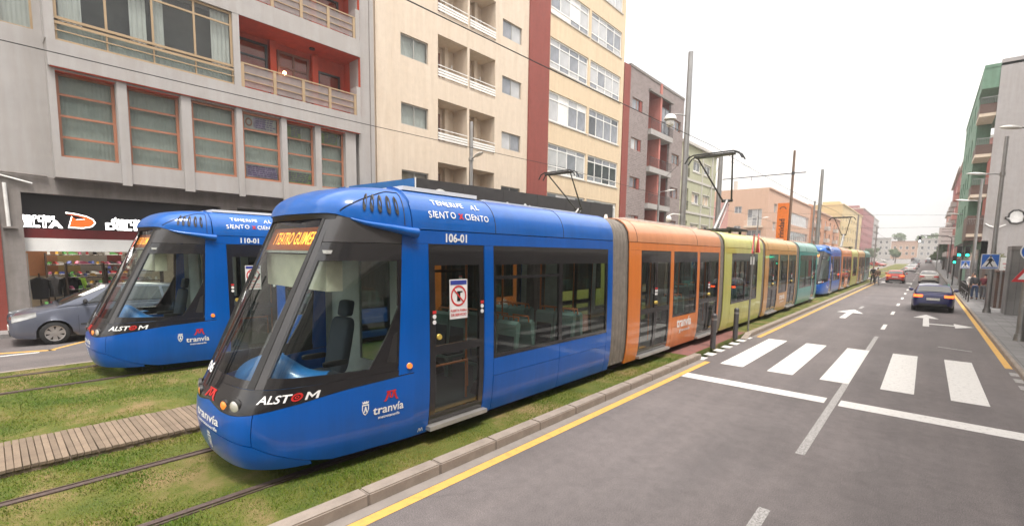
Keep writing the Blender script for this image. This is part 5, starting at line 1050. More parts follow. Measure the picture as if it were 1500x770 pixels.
# ------------------------------------------------------------------ buildings: facade coordinates are (d outward, u along, z up)
class Fac:
    def __init__(s, root, rz=0, at=(0, 0, 0)): s.root = root; s.M = Matrix.Translation(at) @ Matrix.Rotation(rz, 4, 'Z')
    def fin(s, mb, name, m, par=None, smooth=None):
        mb.v = [tuple(s.M @ Vector(v)) for v in mb.v]; return mb.build(name, m, par or s.root, smooth)
    def box(s, name, u0, u1, d0, d1, z0, z1, m, par=None): return s.fin(MB().box(d0, d1, u0, u1, z0, z1), name, m, par)
    def wall(s, name, u0, u1, z0, z1, holes, m, d=0, depth=.25, noreveal=()):
        us = sorted(set([u0, u1]+[h for q in holes for h in q[:2] if u0 < h < u1])); zs = sorted(set([z0, z1]+[h for q in holes for h in q[2:4] if z0 < h < z1])); mb = MB()
        for a, b in zip(us, us[1:]):
            for c, e in zip(zs, zs[1:]):
                x, y = (a+b)/2, (c+e)/2
                if not any(h[0] < x < h[1] and h[2] < y < h[3] for h in holes): mb.quad((d, a, c), (d, b, c), (d, b, e), (d, a, e))
        for (a, b, c, e) in [h[:4] for h in holes]:
            k = d-depth
            for p, q in (((a, c), (b, c)), ((b, c), (b, e)), ((b, e), (a, e)), ((a, e), (a, c))): mb.quad((d, p[0], p[1]), (k, p[0], p[1]), (k, q[0], q[1]), (d, q[0], q[1]))
        return s.fin(mb, name, m)
    def recess(s, name, u0, u1, z0, z1, d0, d1, m, mc=None):      # five-sided niche, d1 behind d0
        u0, u1, z0, z1, d0 = u0-.008, u1+.008, z0+.006, z1-.012, d0-.003
        mb = MB(); mb.quad((d1, u0, z0), (d1, u1, z0), (d1, u1, z1), (d1, u0, z1)).quad((d0, u0, z0), (d1, u0, z0), (d1, u0, z1), (d0, u0, z1)).quad((d0, u1, z0), (d1, u1, z0), (d1, u1, z1), (d0, u1, z1)).quad((d0, u0, z0), (d0, u1, z0), (d1, u1, z0), (d1, u0, z0)).quad((d0, u0, z1), (d0, u1, z1), (d1, u1, z1), (d1, u0, z1))
        return s.fin(mb, name, m)
    CACHE = {}
    def window(s, u0, u1, z0, z1, d=-.15, cols=2, rows=(1,), frame='frame_alu', pane=('pane_grey', 'pane_dark'), fw=.055, curtain=None, simple=False, name='window', backing=None):
        W, H = round(u1-u0, 2), round(z1-z0, 2); rows = tuple(rows); tot = sum(rows); k = (W, H, cols, rows, frame, fw)
        def me_frame():
            mb = MB(); mb.box(0, .06, 0, fw, 0, H).box(0, .06, W-fw, W, 0, H).box(0, .06, fw, W-fw, 0, fw).box(0, .06, fw, W-fw, H-fw, H); zz = 0
            for c in range(1, cols): mb.box(.004, .052, W*c/cols-fw*.4, W*c/cols+fw*.4, fw, H-fw)
            for r in rows[:-1]: zz += r/tot*H; mb.box(.006, .050, fw, W-fw, zz-fw*.4, zz+fw*.4)
            return mb.mesh(name, frame)
        if k not in s.CACHE: s.CACHE[k] = me_frame()
        o = put(name, s.CACHE[k], s.root); o.matrix_local = s.M @ Matrix.Translation((d, u0, z0))
        zz = 0
        cc, rr = (1, (1,)) if simple else (cols, rows); tot = sum(rr)
        for r in rr:
            h = r/tot*H
            for c in range(cc):
                pm = random.choice(pane) if not isinstance(pane, str) else pane; kk = (round(W/cc, 3), round(h, 3), pm)
                if kk not in s.CACHE: s.CACHE[kk] = MB().quad((0, 0, 0), (0, W/cc, 0), (0, W/cc, h), (0, 0, h)).mesh('pane', pm)
                put('pane', s.CACHE[kk], o, (.022, W*c/cc, zz))
            zz += h
        if curtain:
            kk = (W, H, 'c', curtain)
            if kk not in s.CACHE: s.CACHE[kk] = MB().grid(lambda a, b: (-.10+.022*math.sin(a*W*60)*.3, a*W, b*H), int(W*40), 2).mesh('curtain', curtain, 60)
            put('curtain', s.CACHE[kk], o)
        if backing: MB().quad((-.5, -.05, -.05), (-.5, W+.05, -.05), (-.5, W+.05, H+.05), (-.5, -.05, H+.05)).build('dark_room', backing, o)
        return o
    def railing(s, u0, u1, d, z0, z1, m='metal_dark', bars=.12, slats=None, par=None):
        o = s.box('railing', u0, u1, d-.02, d+.02, z1-.04, z1, m, par)
        if slats:
            n = slats; h = (z1-z0)/n
            for k in range(n): s.box('rail_slat', u0, u1, d-.012, d+.012, z0+k*h, z0+k*h+h*.68, m, o) if k < n-1 else None
        else:
            mb = MB(); n = int((u1-u0)/bars)
            for k in range(n+1): a = u0+(u1-u0)*k/n; mb.box(d-.008, d+.008, a-.009, a+.009, z0, z1-.04)
            s.fin(mb, 'rail_bars', m, o)
        return o
def building(name, label, x, y=0, z=0, rz=0): return thing(name, label, 'building', (x, y, z), rz)

# ---- 1: grey building over the sports shop
B = building('apartment_building', 'grey-white apartment building with orange balconies above the sports shop', -21.1); F = Fac(B)
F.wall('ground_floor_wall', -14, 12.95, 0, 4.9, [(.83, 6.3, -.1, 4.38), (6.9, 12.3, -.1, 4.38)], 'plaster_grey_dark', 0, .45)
F.box('red_plinth', -2.2, .34, .003, .04, .0, 4.05, 'paint_brick_red')
W1s = [(.0, 1.42, 9.34, 11.6), (.0, 1.42, 12.75, 15)]
F.wall('upper_wall', -14, 1.62, 4.9, 16.5, W1s, 'plaster_grey', 0, .2)
for q in W1s: F.window(*q, d=-.15, cols=2, rows=(3, 1), frame='frame_gold', pane='window_glass', curtain='curtain_white', backing='room_grey')
bays = [(1.77, 3.2), (3.5, 4.98), (5.33, 6.78), (7.03, 8.47), (8.73, 9.95), (10.21, 11.38)]
F.wall('bay_wall', 1.6, 11.9, 4.88, 8.2, [(a, b, 5.52, 8.12) for a, b in bays], 'plaster_grey', .6, .32)
for n_, u in (('bay_side', 1.6), ('bay_side', 11.9)): F.fin(MB().quad((0, u, 4.88), (.6, u, 4.88), (.6, u, 8.2), (0, u, 8.2)), n_, 'plaster_grey')
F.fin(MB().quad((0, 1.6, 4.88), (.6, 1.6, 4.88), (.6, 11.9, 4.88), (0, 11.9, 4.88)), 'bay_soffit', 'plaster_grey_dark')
for a, b in ((3.22, 3.48), (5.0, 5.31), (6.80, 7.01), (8.49, 8.71)): F.box('bay_fin', a, b, .602, .66, 4.80, 8.18, 'plaster_grey')
mat('poster_lilac', (.36, .29, .40), .5, var=.4, vscale=5); mat('poster_pale', (.52, .50, .48), .5, var=.2, vscale=6); mat('poster_green', (.26, .33, .15), .5, var=.3, vscale=5); mat('poster_ink', (.16, .10, .25), .5)
for i, (a, b) in enumerate(bays):
    w_ = F.window(a, b, 5.52, 8.12, d=.3 if i in (0, 1, 4, 5) else .42, cols=1, rows=(1, 1, 1, 1), frame='frame_brown', pane='window_glass', curtain='curtain_green', fw=.085, backing='room_grey')
    if i in (0, 1, 4, 5): F.box('window_soffit', a-.02, b+.02, .28, .598, 8.10, 8.125, 'paint_orange_red')
    W_ = b-a
    def poster(z0, z1, m, u0=.12, u1=None):
        o = MB().quad((.010, u0, z0), (.010, u1 or W_-.12, z0), (.010, u1 or W_-.12, z1), (.010, u0, z1)).build('poster', m, w_)
        mb = MB(); n = 5
        for k in range(n):
            zz = z0+(z1-z0)*(k+.7)/(n+.6); c0 = u0+(.42 if z0 > 1.5 else .06)*(1 if i == 3 else .4); c = c0
            while c < (u1 or W_-.12)-.12:
                l = random.uniform(.05, .16); mb.quad((.014, c, zz), (.014, c+l, zz), (.014, c+l, zz+.045), (.014, c, zz+.045)); c += l+.03
        mb.build('poster_print', 'poster_ink', o)
    if i == 3:
        poster(2.0, 2.5, 'poster_pale'); MB().quad((.012, .45, 2.06), (.012, .9, 2.06), (.012, .9, 2.46), (.012, .45, 2.46)).build('poster_block', 'poster_lilac', w_); poster(.12, .58, 'poster_lilac')
        mb = MB()
        for k in range(14):      # ring-shaped picture on the poster
            a0, a1 = 2*PI*k/14, 2*PI*(k+1)/14; mb.quad(*[(.016, .28+math.cos(q)*r*.8, 2.25+math.sin(q)*r) for q, r in ((a0, .10), (a1, .10), (a1, .17), (a0, .17))])
        mb.build('poster_picture', 'frame_brown', w_)
    if i == 4: poster(.1, .55, 'poster_green'); poster(2.0, 2.45, 'poster_green', .12, .7)
    if i == 5: poster(2.0, 2.45, 'poster_green', .12, .9)
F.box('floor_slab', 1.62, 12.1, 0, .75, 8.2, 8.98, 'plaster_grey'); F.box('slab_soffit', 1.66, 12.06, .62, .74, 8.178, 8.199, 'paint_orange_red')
F.box('floor_slab', 1.62, 12.1, 0, .75, 11.62, 12.37, 'plaster_grey'); F.box('floor_slab', 1.62, 12.1, 0, .75, 15.05, 16.5, 'plaster_grey'); F.box('end_pier', 12.1, 12.95, -.2, .55, 4.9, 16.5, 'plaster_grey')
for zb_ in (8.98, 12.37):
    for a, b in ((1.62, 1.83), (6.77, 7.0)): F.box('pier', a, b, .2, .74, zb_, zb_+2.64, 'plaster_grey')
    F.window(1.83, 6.77, zb_+.66, zb_+2.64, d=.60, cols=4, rows=(3.2, 1), frame='frame_gold', pane='window_glass', fw=.08, curtain=None, backing='room_grey')
    lw = F.window(1.83, 6.77, zb_+.02, zb_+.60, d=.60, cols=4, rows=(1,), frame='frame_gold', pane='window_glass', fw=.06, curtain='curtain_green'); F.box('guard_rail', 1.83, 6.77, .69, .715, zb_+.30, zb_+.335, 'frame_gold'); F.box('guard_rail', 1.83, 6.77, .69, .715, zb_+.50, zb_+.535, 'frame_gold')
    for u0, u1 in ((1.95, 2.5), (3.7, 4.15), (4.3, 4.65), (6.1, 6.7)): F.fin(MB().grid(lambda a, b: (.48+.02*math.sin(a*(u1-u0)*45), u0+(u1-u0)*a, zb_+.68+1.9*b), 24, 1), 'curtain', 'curtain_white', None, 60)
    F.recess('balcony', 7.0, 12.1, zb_, zb_+2.64, .74, -.75, 'paint_orange_red'); F.box('balcony_end', 11.9, 12.1, .2, .745, zb_, zb_+1.3, 'plaster_grey')
    F.window(7.05, 8.55, zb_+.9, zb_+2.4, d=-.70, cols=1, rows=(1.4, 1), frame='frame_dark', pane='window_glass', curtain='curtain_beige', fw=.09, backing='room_dark'); F.box('inner_pier', 8.6, 8.85, -.74, -.5, zb_, zb_+2.6, 'paint_orange_red')
    dr = F.window(8.95, 10.35, zb_+.02, zb_+2.35, d=-.70, cols=2, rows=(2.6, 1), frame='door_wood', pane='window_glass', curtain='curtain_white', fw=.10, name='balcony_door', backing='room_dark'); F.box('inner_pier', 10.45, 10.7, -.74, -.5, zb_, zb_+2.6, 'paint_orange_red'); F.window(10.75, 11.85, zb_+.9, zb_+2.0, d=-.70, cols=1, rows=(1,), frame='frame_dark', pane='window_glass', curtain='curtain_beige', fw=.09, backing='room_dark')
    rl = F.box('railing', 7.02, 11.95, .70, .74, zb_+.88, zb_+.93, 'frame_gold')
    for zz in (.28, .55): F.box('rail_bar', 7.02, 11.95, .705, .73, zb_+zz, zb_+zz+.03, 'frame_gold', rl)
    ps = [7.05, 8.25, 9.42, 10.6, 11.82]
    for p in ps: F.box('rail_post', p-.05, p+.07, .69, .735, zb_, zb_+.90, 'frame_gold', rl)
    for a, b in zip(ps, ps[1:]): F.fin(MB().quad((.695, a+.07, zb_+.06), (.695, b-.05, zb_+.06), (.695, b-.05, zb_+.86), (.695, a+.07, zb_+.86)), 'rail_glass', 'rail_glass', rl)
mat('lamp_warm', (1, .62, .25), .5, emit=9); F.fin(MB().grid(lambda u, v: (-.45+.07*math.sin(v*PI)*math.cos(2*PI*u), 9.15+.07*math.sin(v*PI)*math.sin(2*PI*u), 10.35+.09*math.cos(v*PI)), 12, 8), 'balcony_lamp', 'lamp_warm', None, 60)
F.fin(MB().cyl((-.0, 10.2, 11.55), (-.0, 10.2, 11.62), .12, None, 12), 'ceiling_lamp', 'black')
F.box('return_wall', 1.601, 1.66, -.9, .735, 8.985, 15.04, 'plaster_grey'); F.box('building_core', -14, 12.9, -7, -1.3, 4.95, 16.4, 'room_grey')
# pipes and cables on the wall
F.fin(MB().cyl((.08, .52, 3.3), (.08, .50, 4.62), .045, None, 8), 'conduit', 'lamp_white'); F.box('conduit_foot', .38, .7, .02, .13, 3.26, 3.31, 'plaster_grey_dark')
F.fin(MB().tube([(.05, -6, 5.05), (.06, -1, 4.98), (.07, .6, 4.95), (.07, 1.45, 4.92)], .035, 6), 'cable_bundle', 'plaster_grey_dark'); F.fin(MB().tube([(.05, -3, 4.75), (.06, .1, 4.93), (.07, 1.1, 4.66)], .03, 6), 'cable_bundle', 'lamp_white'); F.box('junction_box', .02, .30, .0, .09, 5.35, 5.55, 'lamp_white'); F.fin(MB().tube([(.57, 12.7, 16), (.57, 12.72, 4.95)], .02, 6), 'drain_pipe', 'plaster_grey_dark')
F.fin(MB().tube([(.02, .1, 9.2), (.03, .35, 7.2), (.03, .15, 6.4), (.02, -.4, 6.2)], .012, 5), 'loose_cable', 'wire')
# shop front and its room
mat('fascia_black', (.012, .011, .012), .4); mat('fascia_maroon', (.13, .012, .012), .45); mat('neon_white', (1, .97, .93), .5, emit=2.4); mat('logo_orange', (.85, .10, .015), .45, emit=.5); mat('shop_wall', (.50, .44, .36), .8); mat('shop_floor', (.42, .32, .22), .5); mat('shop_lamp', (1, .93, .82), .5, emit=1.6)
F.fin(MB().box(-.34, -.30, .83, 6.3, 3.28, 4.38).box(-.55, -.34, .83, 6.3, 3.9, 4.38), 'shop_fascia', 'fascia_black'); F.box('fascia_band', .83, 6.3, -.34, -.28, 2.98, 3.28, 'fascia_maroon'); F.box('shutter_box', .83, 6.3, -.50, -.26, 2.56, 2.98, 'frame_white')
F.recess('shop_room', .835, 6.29, .02, 2.9, -.5, -6.5, 'shop_wall'); F.box('shop_floor', .84, 6.28, -6.4, -.45, .021, .05, 'shop_floor'); F.box('closed_shopfront', 6.9, 12.3, -.5, -.44, 0, 4.38, 'room_dark')
for u in (2.0, 4.2): F.box('ceiling_panel', u-.5, u+.5, -5.5, -1.2, 2.84, 2.88, 'shop_lamp')
for k, (a, b, m) in enumerate(((.9, 2.0, 'orange_wall'), (2.0, 2.7, 'yellow_wall'), (2.7, 3.6, 'offwhite'), (3.6, 4.1, 'crimson_wall'), (4.1, 5.2, 'offwhite'))): F.box('back_panel', a, b, -6.48, -6.44, 1.5, 2.85, m)
F.fin(MB().quad((-.06, .84, 0), (-.06, .87, 0), (-.06, .87, 2.5), (-.06, .84, 2.5)), 'door_jamb', 'frame_alu')
sg = lambda d: (lambda u0, z0, k=1: (lambda a, b: (d, u0+a*k, z0+b)))
def D_logo(mb, u0, z0, s, d, grow=0):
    o = [(.02, .0), (.55, .0), (.86, .12), (1.0, .38), (.92, .62), (.70, .80), (.35, .93), (-.03, 1.0), (-.03, .93), (.35, .84), (.58, .70), (.62, .60), (.30, .56), (.16, .76)]
    c = (.5, .45); mb.quad(*[(d, u0+(c[0]+(a-c[0])*(1+grow))*s*1.45, z0+(c[1]+(b-c[1])*(1+grow*1.6))*s) for a, b in o])
mb = MB(); D_logo(mb, 1.88, 3.36, .46, -.292, .07); F.fin(mb, 'sign_letters', 'neon_white'); mb = MB(); D_logo(mb, 1.88, 3.36, .46, -.288); F.fin(mb, 'sign_logo', 'logo_orange')
for u in (1.10, 3.42):
    mb = MB(); lettering(mb, 'DELTA', sg(-.294)(u, 3.34, 1.35), .30, .055); lettering(mb, 'deportes', sg(-.286)(u, 3.585, 1.05), .24, .02, 1.0, .2); F.fin(mb, 'sign_letters', 'neon_white')
    mb = MB(); lettering(mb, 'DELTA', sg(-.288)(u, 3.34, 1.35), .30, -.004); F.fin(mb, 'sign_letters', 'fascia_black')
# shelves, shoes and clothes inside the shop
mat('shelf_dark', (.05, .03, .022), .6)
def shelf(label, u, d, n, wd, h):
    S_ = thing('display_shelf', label, 'shelf', (-21.1+d, u, .05), 0, 'shop shelves')
    for s in (-1, 1): MB().box(-.2, .2, s*wd/2-.025, s*wd/2+.025, 0, h).build('upright', 'shelf_dark', S_)
    for k in range(n): MB().box(-.22, .22, -wd/2+.03, wd/2-.03, .25+k*(h-.35)/max(1, n-1), .28+k*(h-.35)/max(1, n-1)).build('shelf_board', 'shelf_dark', S_)
    return [.28+k*(h-.35)/max(1, n-1) for k in range(n)]
def shoe_mesh(m):
    mb = MB(); prof = [(-.14, .0), (.14, .0), (.15, .03), (.10, .05), (.02, .09), (-.03, .11), (-.12, .11), (-.15, .06)]
    mb.prism(prof, lambda a, b, d: (a, d, b+.02), -.04, .04); mb.mt(1).box(-.15, .15, -.045, .045, 0, .022); return mb.mesh('shoe', [m, 'sticker_white'])
shoes = []
for k, c in enumerate(((.6, .6, .58), (.5, .05, .06), (.05, .08, .3), (.03, .03, .035), (.55, .15, .25), (.10, .35, .08), (.6, .35, .05), (.3, .28, .26))): mat('shoe_%d' % k, c, .6); shoes.append(shoe_mesh('shoe_%d' % k))
cols_ = ['white', 'red', 'blue', 'black', 'pink', 'green', 'orange', 'grey']
nsh = 0
units = [('tall dark shoe shelf in the middle of the shop', 2.35, -1.7, 5, 1.0, 2.1), ('dark shoe shelf right of the tall one in the shop', 3.35, -1.9, 5, .8, 1.9), ('low dark shoe table by the shop entrance', 1.75, -1.0, 2, 1.2, .75), ('low shoe bench at the right of the shop entrance', 2.9, -.95, 1, .9, .5), ('dark shoe shelf at the right end of the shop', 4.3, -2.4, 6, .9, 2.2), ('dark wall shelf at the back of the shop', 2.9, -5.8, 6, 2.6, 2.4)]
for (lb_, u, d, n, wd, h) in units:
    for z in shelf(lb_, u, d, n, wd, h):
        q = -wd/2+.10
        while q < wd/2-.08:
            k = random.randrange(8); o = put('shoe', shoes[k], None, (-21.1+d+random.uniform(.02, .08), u+q, .05+z), (0, 0, random.uniform(-.3, .3)+(PI/2 if random.random() < .3 else 0)))
            tag(o, '%s sports shoe on the %s' % (cols_[k], lb_), 'shoe', '%s shoes on the %s' % (cols_[k], lb_)); q += random.uniform(.16, .26); nsh += 1
mat('cloth_lime', (.30, .55, .05), .8)
for k, (u, d, m, l) in enumerate(((1.15, -1.5, 'cloth_black', 'black jacket on a stand at the left of the shop'), (1.55, -2.2, 'cloth_grey', 'grey jacket on a stand left of the shoe shelf'), (1.95, -1.9, 'cloth_black', 'black track top on a stand beside the shoe shelf'), (2.15, -2.6, 'cloth_lime', 'lime green shirt on a stand behind the shoe shelf'))):
    J = thing('clothes_stand', l, 'clothes', (-21.1+d, u, .05), 0, 'clothes in the shop'); MB().cyl((0, 0, 0), (0, 0, 1.75), .02, None, 8).cyl((0, 0, 0), (0, 0, .03), .18, None, 12).build('stand', 'shelf_dark', J, 40)
    MB().grid(lambda a, v: ((.11+.02*math.sin(a*40))*math.cos(2*PI*a), tab([(0, .06), (.12, .24), (.3, .22), (1, .20)], v)*math.sin(2*PI*a), 1.62-.75*v), 24, 8).build('garment', m, J, 60)
    for s in (-1, 1): MB().tube([(0, s*.22, 1.50), (.02, s*.28, 1.2), (.04, s*.27, .95)], [.06, .055, .05], 8).build('sleeve', m, J, 50)

# ---- 2 and 3: cream block, red pilaster, yellow block
B = building('apartment_building', 'cream apartment block with paired white-railed balconies', -21.0); F = Fac(B); fl = (-6.85, -3.42, 0, 3.42, 6.84); holes = []
for k in fl: holes += [(14.8, 16.57, 12.76+k, 13.86+k), (22.45, 24.3, 12.84+k, 13.9+k), (17.24, 19.45, 12.3+k, 14.6+k), (19.62, 21.8, 12.3+k, 14.6+k)]
F.wall('front_wall', 12.96, 25.0, 0, 23, holes, 'plaster_cream', 0, .16); F.box('pilaster', 13.25, 14.2, .002, .14, 0, 23, 'plaster_cream')
for k in fl:
    F.window(14.8, 16.57, 12.76+k, 13.86+k, cols=2, frame='frame_alu', pane='window_glass', curtain=random.choice(['curtain_white', 'curtain_beige']), backing='room_dark'); F.window(22.45, 24.3, 12.84+k, 13.9+k, cols=2, frame='frame_alu', pane=('pane_grey', 'pane_pale', 'pane_dark'))
    for a, b in ((17.24, 19.45), (19.62, 21.8)):
        F.recess('balcony', a, b, 12.3+k, 14.6+k, 0, -1.25, 'plaster_cream'); F.window(a+.15, a+1.1, 12.32+k, 14.2+k, d=-1.2, cols=1, rows=(1,), frame='door_wood', pane=('pane_dark', 'pane_grey'), fw=.12, name='balcony_door'); F.box('inner_pier', a+1.35, a+1.6, -1.24, -1.0, 12.3+k, 14.6+k, 'plaster_cream')
        F.railing(a, b, .03, 12.42+k, 13.0+k, 'frame_white', slats=4); F.box('balcony_plinth', a, b, -.08, 0, 12.28+k, 12.36+k, 'plaster_cream')
        if k in (0, 3.42) : F.fin(MB().cyl((-1.2, b-.3, 13.6+k), (-1.05, b-.3, 13.6+k), .05, None, 8).cyl((-1.05, b-.3, 13.55+k), (-1.05, b-.3, 13.75+k), .07, .04, 10), 'wall_lamp', 'lamp_white')
F.box('building_core', 13, 24.95, -8, -1.6, .1, 22.9, 'plaster_cream')
B = building('apartment_building', 'yellow apartment block with long white window bands and red pilaster', -21.0); F = Fac(B); fl = (-7.1, -3.62, 0, 3.65, 7.3, 10.9); holes = []
F.box('red_pilaster', 25.0, 27.2, -.2, .10, 0, 26.5, 'paint_brick_red')
for k in fl: holes += [(27.36, 32.3, 12.22+k, 14.28+k), (32.6, 37.4, 12.22+k, 14.28+k)]
F.wall('front_wall', 27.2, 37.95, 0, 28, holes, 'plaster_yellow', 0, .18)
for k in fl:
    for a, b in ((27.36, 32.3), (32.6, 37.4)):
        F.window(a, b, 12.22+k, 14.28+k, d=-.14, cols=4, rows=random.choice([(1, 2.4, 1), (1, 3), (3, 1), (1.1, 2.6, .8)]), frame='frame_white', pane=random.choice([('pane_grey', 'pane_pale'), ('pane_pale', 'pane_grey', 'curtain_white'), ('pane_grey', 'pane_dark', 'pane_grey')]), fw=.10); F.box('window_sill', a-.05, b+.05, -.05, .06, 12.12+k, 12.2+k, 'offwhite')
F.box('building_core', 25.05, 37.9, -8, -.6, .1, 27.9, 'plaster_cream')
# ---- 4: dark brick building
B = building('apartment_building', 'dark grey brick apartment building with red balcony niches', -21.0); F = Fac(B); fl = (-7.0, -3.5, 0, 3.5); holes = []
for k in fl: holes += [(39.7, 41.7, 12.35+k, 13.42+k), (48.7, 50.7, 12.35+k, 13.45+k)]
holes.append((43.0, 48.0, 4.0, 18.2))
F.wall('front_wall', 39.1, 51.4, 0, 19.4, holes, 'brick_grey', 0, .2); F.box('red_side', 38.0, 39.1, -6, .06, 0, 19.35, 'paint_brick_red'); F.box('parapet', 39.1, 51.4, -.3, .06, 19.4, 19.62, 'plaster_grey_dark'); F.recess('balcony_shaft', 43.0, 48.0, 4, 18.2, 0, -1.2, 'paint_brick_red'); F.box('shaft_fin', 45.3, 45.65, -1.18, .12, 4, 19.5, 'salmon_wall'); F.box('shaft_hood', 42.8, 48.2, -.1, .25, 18.2, 18.42, 'plaster_grey_dark')
for k in fl:
    F.window(39.72, 41.68, 12.37+k, 13.40+k, d=-.17, cols=2, frame='frame_brown', pane=('pane_grey', 'pane_pale', 'pane_dark')); F.window(48.72, 50.68, 12.37+k, 13.43+k, d=-.17, cols=2, frame='frame_brown', pane=('pane_grey', 'pane_dark')); F.box('window_cheek', 41.2, 41.66, -.16, -.05, 12.37+k, 13.4+k, 'paint_brick_red')
    F.box('balcony_slab', 42.95, 48.05, -1.1, .35, 10.75+k, 11.25+k, 'plaster_grey'); F.railing(42.98, 45.3, .33, 11.25+k, 12.15+k, 'metal_dark'); F.railing(45.65, 48.02, .33, 11.25+k, 12.15+k, 'metal_dark')
    F.window(43.3, 45.0, 11.26+k, 13.4+k, d=-1.15, cols=2, frame='door_wood', pane=('pane_dark',), name='balcony_door'); F.window(46.0, 47.8, 11.26+k, 14.0+k, d=-1.1 if k < 3 else -.1, cols=2, rows=(1, 1), frame='frame_dark', pane=('pane_grey',))
F.fin(MB().cyl((-3, 45.5, 19.6), (-3, 45.5, 21.4), .03, None, 6).cyl((-3.4, 45.2, 21.1), (-2.6, 45.9, 21.1), .02, None, 6).cyl((-3.3, 45.3, 20.8), (-2.7, 45.8, 20.8), .02, None, 6), 'roof_aerial', 'metal_dark'); F.fin(MB().cyl((-3, 42, 19.4), (-3, 42, 20.6), .5, None, 14), 'water_tank', 'offwhite'); F.box('roof_slab', 38, 51.4, -10, -.3, 19.2, 19.4, 'roof_grey')
# ---- 5: sage building and the paler one behind it
B = building('apartment_building', 'sage green three-storey building with off-white string courses', -21.0); F = Fac(B); holes = []
fl = (-3.6, 0, 3.65)
for k in fl: holes += [(54.9, 57.2, 8.8+k, 10.0+k), (58.4, 60.6, 8.85+k, 10.05+k), (52.2, 53.8, 7.9+k, 10.3+k)]
F.wall('front_wall', 51.4, 62.6, 0, 15.1, holes, 'sage', 0, .2); F.box('roof_cornice', 51.4, 62.7, -.2, .30, 15.1, 15.4, 'offwhite'); F.box('end_wall', 62.58, 62.62, -9, -.01, 0, 15.1, 'offwhite'); F.box('roof_slab', 51.4, 62.6, -9, -.2, 14.9, 15.1, 'roof_grey'); F.box('corner_strip', 61.0, 61.3, .002, .06, 0, 15.1, 'offwhite'); F.box('corner_strip', 57.7, 57.95, .002, .06, 0, 15.1, 'offwhite'); F.box('roof_hut', 52, 55, -5, -2, 15.1, 17.6, 'plaster_grey')
for k in fl:
    for a, b in ((54.9, 57.2), (58.4, 60.6)): F.window(a+.02, b-.02, 8.82+k, 10.0+k, d=-.16, cols=2, frame='frame_white', pane=('pane_grey', 'pane_dark', 'curtain_beige'), fw=.12); F.box('window_trim', a-.12, b+.12, .002, .05, 8.65+k, 8.78+k, 'offwhite'); F.box('window_trim', a-.12, b+.12, .002, .05, 10.04+k, 10.16+k, 'offwhite')
    F.recess('balcony', 52.2, 53.8, 7.9+k, 10.3+k, 0, -1.0, 'sage'); F.railing(52.2, 53.8, .02, 7.95+k, 8.9+k, 'metal_dark'); F.box('string_course', 51.4, 62.6, .002, .08, 7.55+k, 7.8+k, 'offwhite')
B = building('house', 'pale cream house set back between the sage and peach buildings', -25.5); F = Fac(B); holes = [(u, u+1.3, z, z+1.3) for u in (64.2, 66.8, 69.4) for z in (2, 5.2, 8.2, 10.9)]
F.wall('front_wall', 62.8, 72, 0, 13, holes, 'offwhite', 0, .2); F.box('end_wall', 71.98, 72.02, -9, -.01, 0, 13, 'plaster_cream'); F.box('roof_slab', 62.8, 72, -9, .3, 13, 13.25, 'plaster_cream')
for h in holes: F.window(*h, d=-.16, cols=2, frame='frame_brown', simple=True)
# ---- 6: peach corner building
B = building('apartment_building', 'peach corner building with pink end and lilac ground floor', -21.0, 89.3, tz(100)); F = Fac(B); G = Fac(B, -PI/2)
hs = [(u, u+1.9, z, z+1.5) for u in (4, 8, 12) for z in (4.2, 7.4, 10.6)]+[(17.5, 36.5, 9.2, 11.6), (17.5, 36.5, 6.1, 7.9)]
F.wall('street_wall', 0, 40, 0, 14.2, hs, 'peach', 0, .25); F.box('lilac_panel', 16.5, 38.5, .003, .05, 0, 5.9, 'lilac'); F.box('corner_fin', 38.3, 40.5, -2, .5, 0, 14.6, 'orange_wall'); F.box('roof_slab', 0, 40, -14, .2, 14.2, 14.45, 'peach')
for h in hs[:9]: F.window(*h, d=-.2, cols=2, frame='frame_white', pane=('pane_pale', 'pane_grey'))
for h in hs[9:]: F.window(*h, d=-.2, cols=9, frame='frame_white', pane=('pane_pale', 'pane_grey'), simple=True)
gh = [(-5.4, -4.2, 10.3, 11.5), (-5.4, -4.2, 6.9, 8.1), (-5.4, -4.2, 3.6, 4.8), (-3.2, -.9, 8.0, 10.9), (-3.2, -.9, 4.4, 7.3), (-9.2, -7.6, 10.0, 11.4), (-9.2, -7.6, 6.4, 7.8)]
G.wall('end_wall', -18, 0, 0, 14.2, gh, 'peach', 0, .25); G.box('pink_panel', -12.5, -6.4, .003, .04, 7.2, 12.6, 'pink'); G.box('base_panel', -12.5, -4.0, .003, .04, 0, 6.6, 'offwhite')
for h in gh[:3]+gh[5:]: G.window(*h, d=-.15, cols=2, frame='frame_white', pane=('pane_pale', 'pane_grey'), simple=True)
for h in gh[3:5]: G.window(*h, d=-.2, cols=3, rows=(1, 1), frame='frame_white', pane=('pane_pale', 'pane_grey')); G.box('balcony_slab', -3.5, -.6, 0, .9, h[2]-.3, h[2], 'plaster_cream'); G.railing(-3.4, -.7, .85, h[2], h[2]+.9, 'frame_white', .2)
F.fin(MB().cyl((-6, 2, 14.4), (-6, 2, 16.2), .35, None, 12), 'chimney', 'offwhite')
